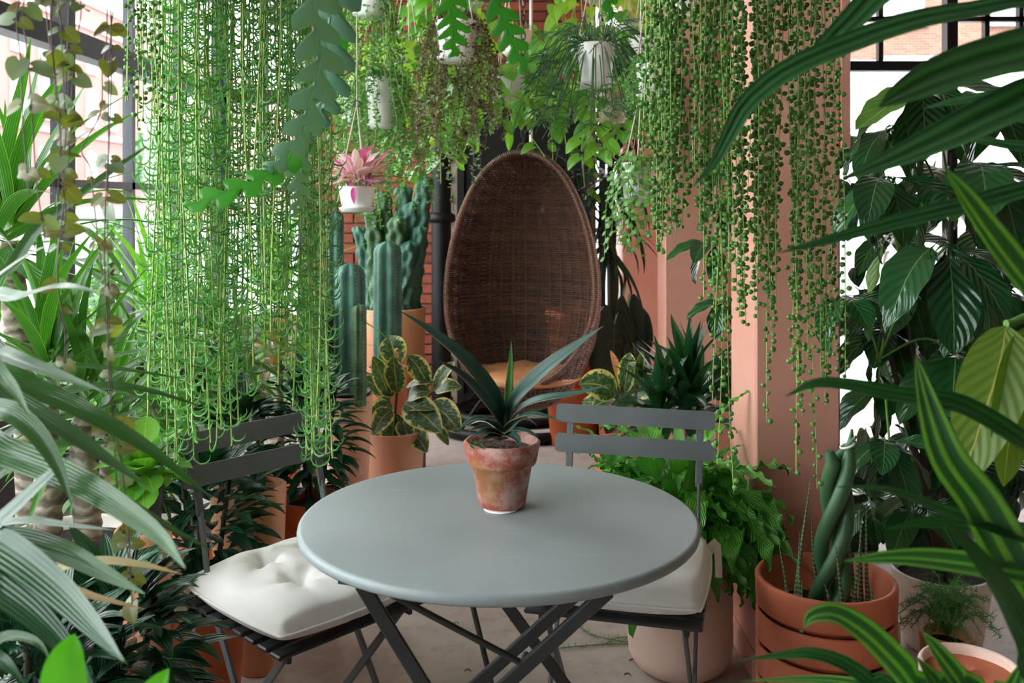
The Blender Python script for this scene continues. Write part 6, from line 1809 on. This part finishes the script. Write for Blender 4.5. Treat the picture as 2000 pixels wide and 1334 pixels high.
thready('hanging_creeper', 'pale creeper in a white pot left of the tall white pot', (685, 182, 3.95, 54, 60), 30, (0.0, 0.06), (0.08, 0.3), 'tiny_green', 'stem_pale', 0.012, 0.016, rep=2)
thready('hanging_creeper', 'thin creeper in a white pot above the stick-stemmed cactus pots', (1258, 72, 3.9, 60, 44), 24, (0.0, 0.08), (0.1, 0.3), 'tiny_green', 'stem_green', 0.012, 0.016, rep=2)
thready('hanging_creeper', 'small creeper in a white pot at the top edge behind the pearls', (1332, -10, 2.9, 60, 34), 18, (0.0, 0.05), (0.05, 0.15), 'tiny_green', 'stem_green', 0.012, 0.014, rep=2)

# stick-stemmed mistletoe cactus
rs, c, r = pot_at('mistletoe_cactus', 'mistletoe cactus with thin green sticks bursting from a white pot', 1164, 86, 3.6, 76, 80, 'white_plastic', None)
for i in range(110):
    a = golden(i); f = (i + .5) / 110
    o = Vector((math.cos(a), math.sin(a) * 0.8, 0))
    b = c + o * r * rnd.uniform(0.2, 0.9)
    reach, dz = rnd.uniform(0.06, 0.22), lerp(0.08, -0.30, rnd.random() ** 0.8)
    e = c + o * (r * 0.6 + reach) + Vector((0, 0, dz))
    so = MB().tube(smooth([b, (b + e) / 2 + Vector((0, 0, 0.06)), e], 8), 0.0022, 4, False)
    for k in range(4):
        d_ = (Vector((o.x, o.y, -0.3)) + Vector((jit(0.9), jit(0.9), jit(0.7)))).normalized()
        e2 = e + d_ * rnd.uniform(0.04, 0.10)
        so.tube([e, (e + e2) / 2 + Vector((jit(0.006), jit(0.006), 0.008)), e2], 0.0018, 4, False)
    so.build('stick_stem', 'needle', rs)
for k, (pts) in enumerate((((1150, 85), (1090, 80), (1060, 120), (1045, 190)), ((1140, 88), (1075, 110), (1030, 170), (1000, 260)), ((1150, 82), (1100, 60), (1065, 90), (1050, 150)))):
    MB().tube(smooth([P(x, y, 3.55) for x, y in pts], 24), 0.0026, 5).build('stick_stem', 'needle', rs)

# button-leaf peperomia in the pot on three cords
pb, c, r = pot_at('hanging_peperomia', 'button-leaved trailing plant in a white pot hung on three pale cords', 1252, 318, 3.0, 84, 74, 'white_plastic', None, apex=(318 - 172) / F * 3.0, taper=0.78)
bm = [leaf_mesh('button', 0.95, 'round', dr, 0.12, 0, 6, 5, curl=0.2) for dr in (0.2, 0.5)]
for i in range(42):
    a = golden(i) if i % 3 else math.radians(rnd.uniform(140, 300))
    p = spill(c, r, a, rnd.uniform(0.0, 0.05), rnd.uniform(0.06, 0.30), 0.012, 14, 0.02)
    so = MB().tube(p, 0.0011, 3, False).build('strand', 'stem_green', pb)
    for k, b in enumerate(on_strand(p[2:], 0.026 if i < 36 else 0.02, 0.3)):
        aa = a + (PI / 2 if k % 2 else -PI / 2) + jit(0.8)
        d_ = Vector((math.cos(aa) + 0.3 * math.cos(a), math.sin(aa) + 0.3 * math.sin(a), -0.4 + jit(0.4)))
        link('leaf', bm[k % 2], pb, frameM(b, d_, (math.cos(a) + jit(0.3), math.sin(a) - 0.3, 0.6), rnd.uniform(0.014, 0.021)))

# pink-leaved tradescantia
nk, c, r = pot_at('hanging_tradescantia', 'pink and white striped tradescantia in a white pot', 697, 364, 3.5, 70, 46, 'white_plastic', None, apex=0.30, taper=0.80)
for i in range(74):
    a = golden(i); f = (i + .5) / 74
    e = math.radians(lerp(60, 0, f) + jit(12))
    d_ = Vector((math.cos(e) * math.cos(a), math.cos(e) * math.sin(a), math.sin(e))); up = Vector((-math.sin(e) * math.cos(a), -math.sin(e) * math.sin(a), math.cos(e) + 0.2))
    rr = r * rnd.uniform(0.1, 1.0)
    link('leaf', leaf_mesh('nanouk_bright' if i % 5 == 0 else 'nanouk', 0.36, 'lance', 0.5, 0.35, 0, 7, 5), nk, frameM(c + Vector((rr * math.cos(a), rr * math.sin(a), 0.01 + 0.06 * (1 - f))), d_, up, rnd.uniform(0.07, 0.11)))
for i in range(14):
    a = golden(i)
    MB().tube([c + Vector((r * 0.4 * math.cos(a), r * 0.4 * math.sin(a), -0.01)), c + Vector((r * 0.8 * math.cos(a), r * 0.8 * math.sin(a), 0.05))], 0.002, 5).build('stem', 'stem_purple', nk)
link('leaf', leaf_mesh('nanouk_bright', 0.36, 'lance', 0.5, 0.35, 0, 7, 5), nk, frameM(P(697, 366, 3.5) + Vector((0, -r - 0.01, 0)), (0.05, -0.2, -1), (0, -1, 0.1), 0.06))
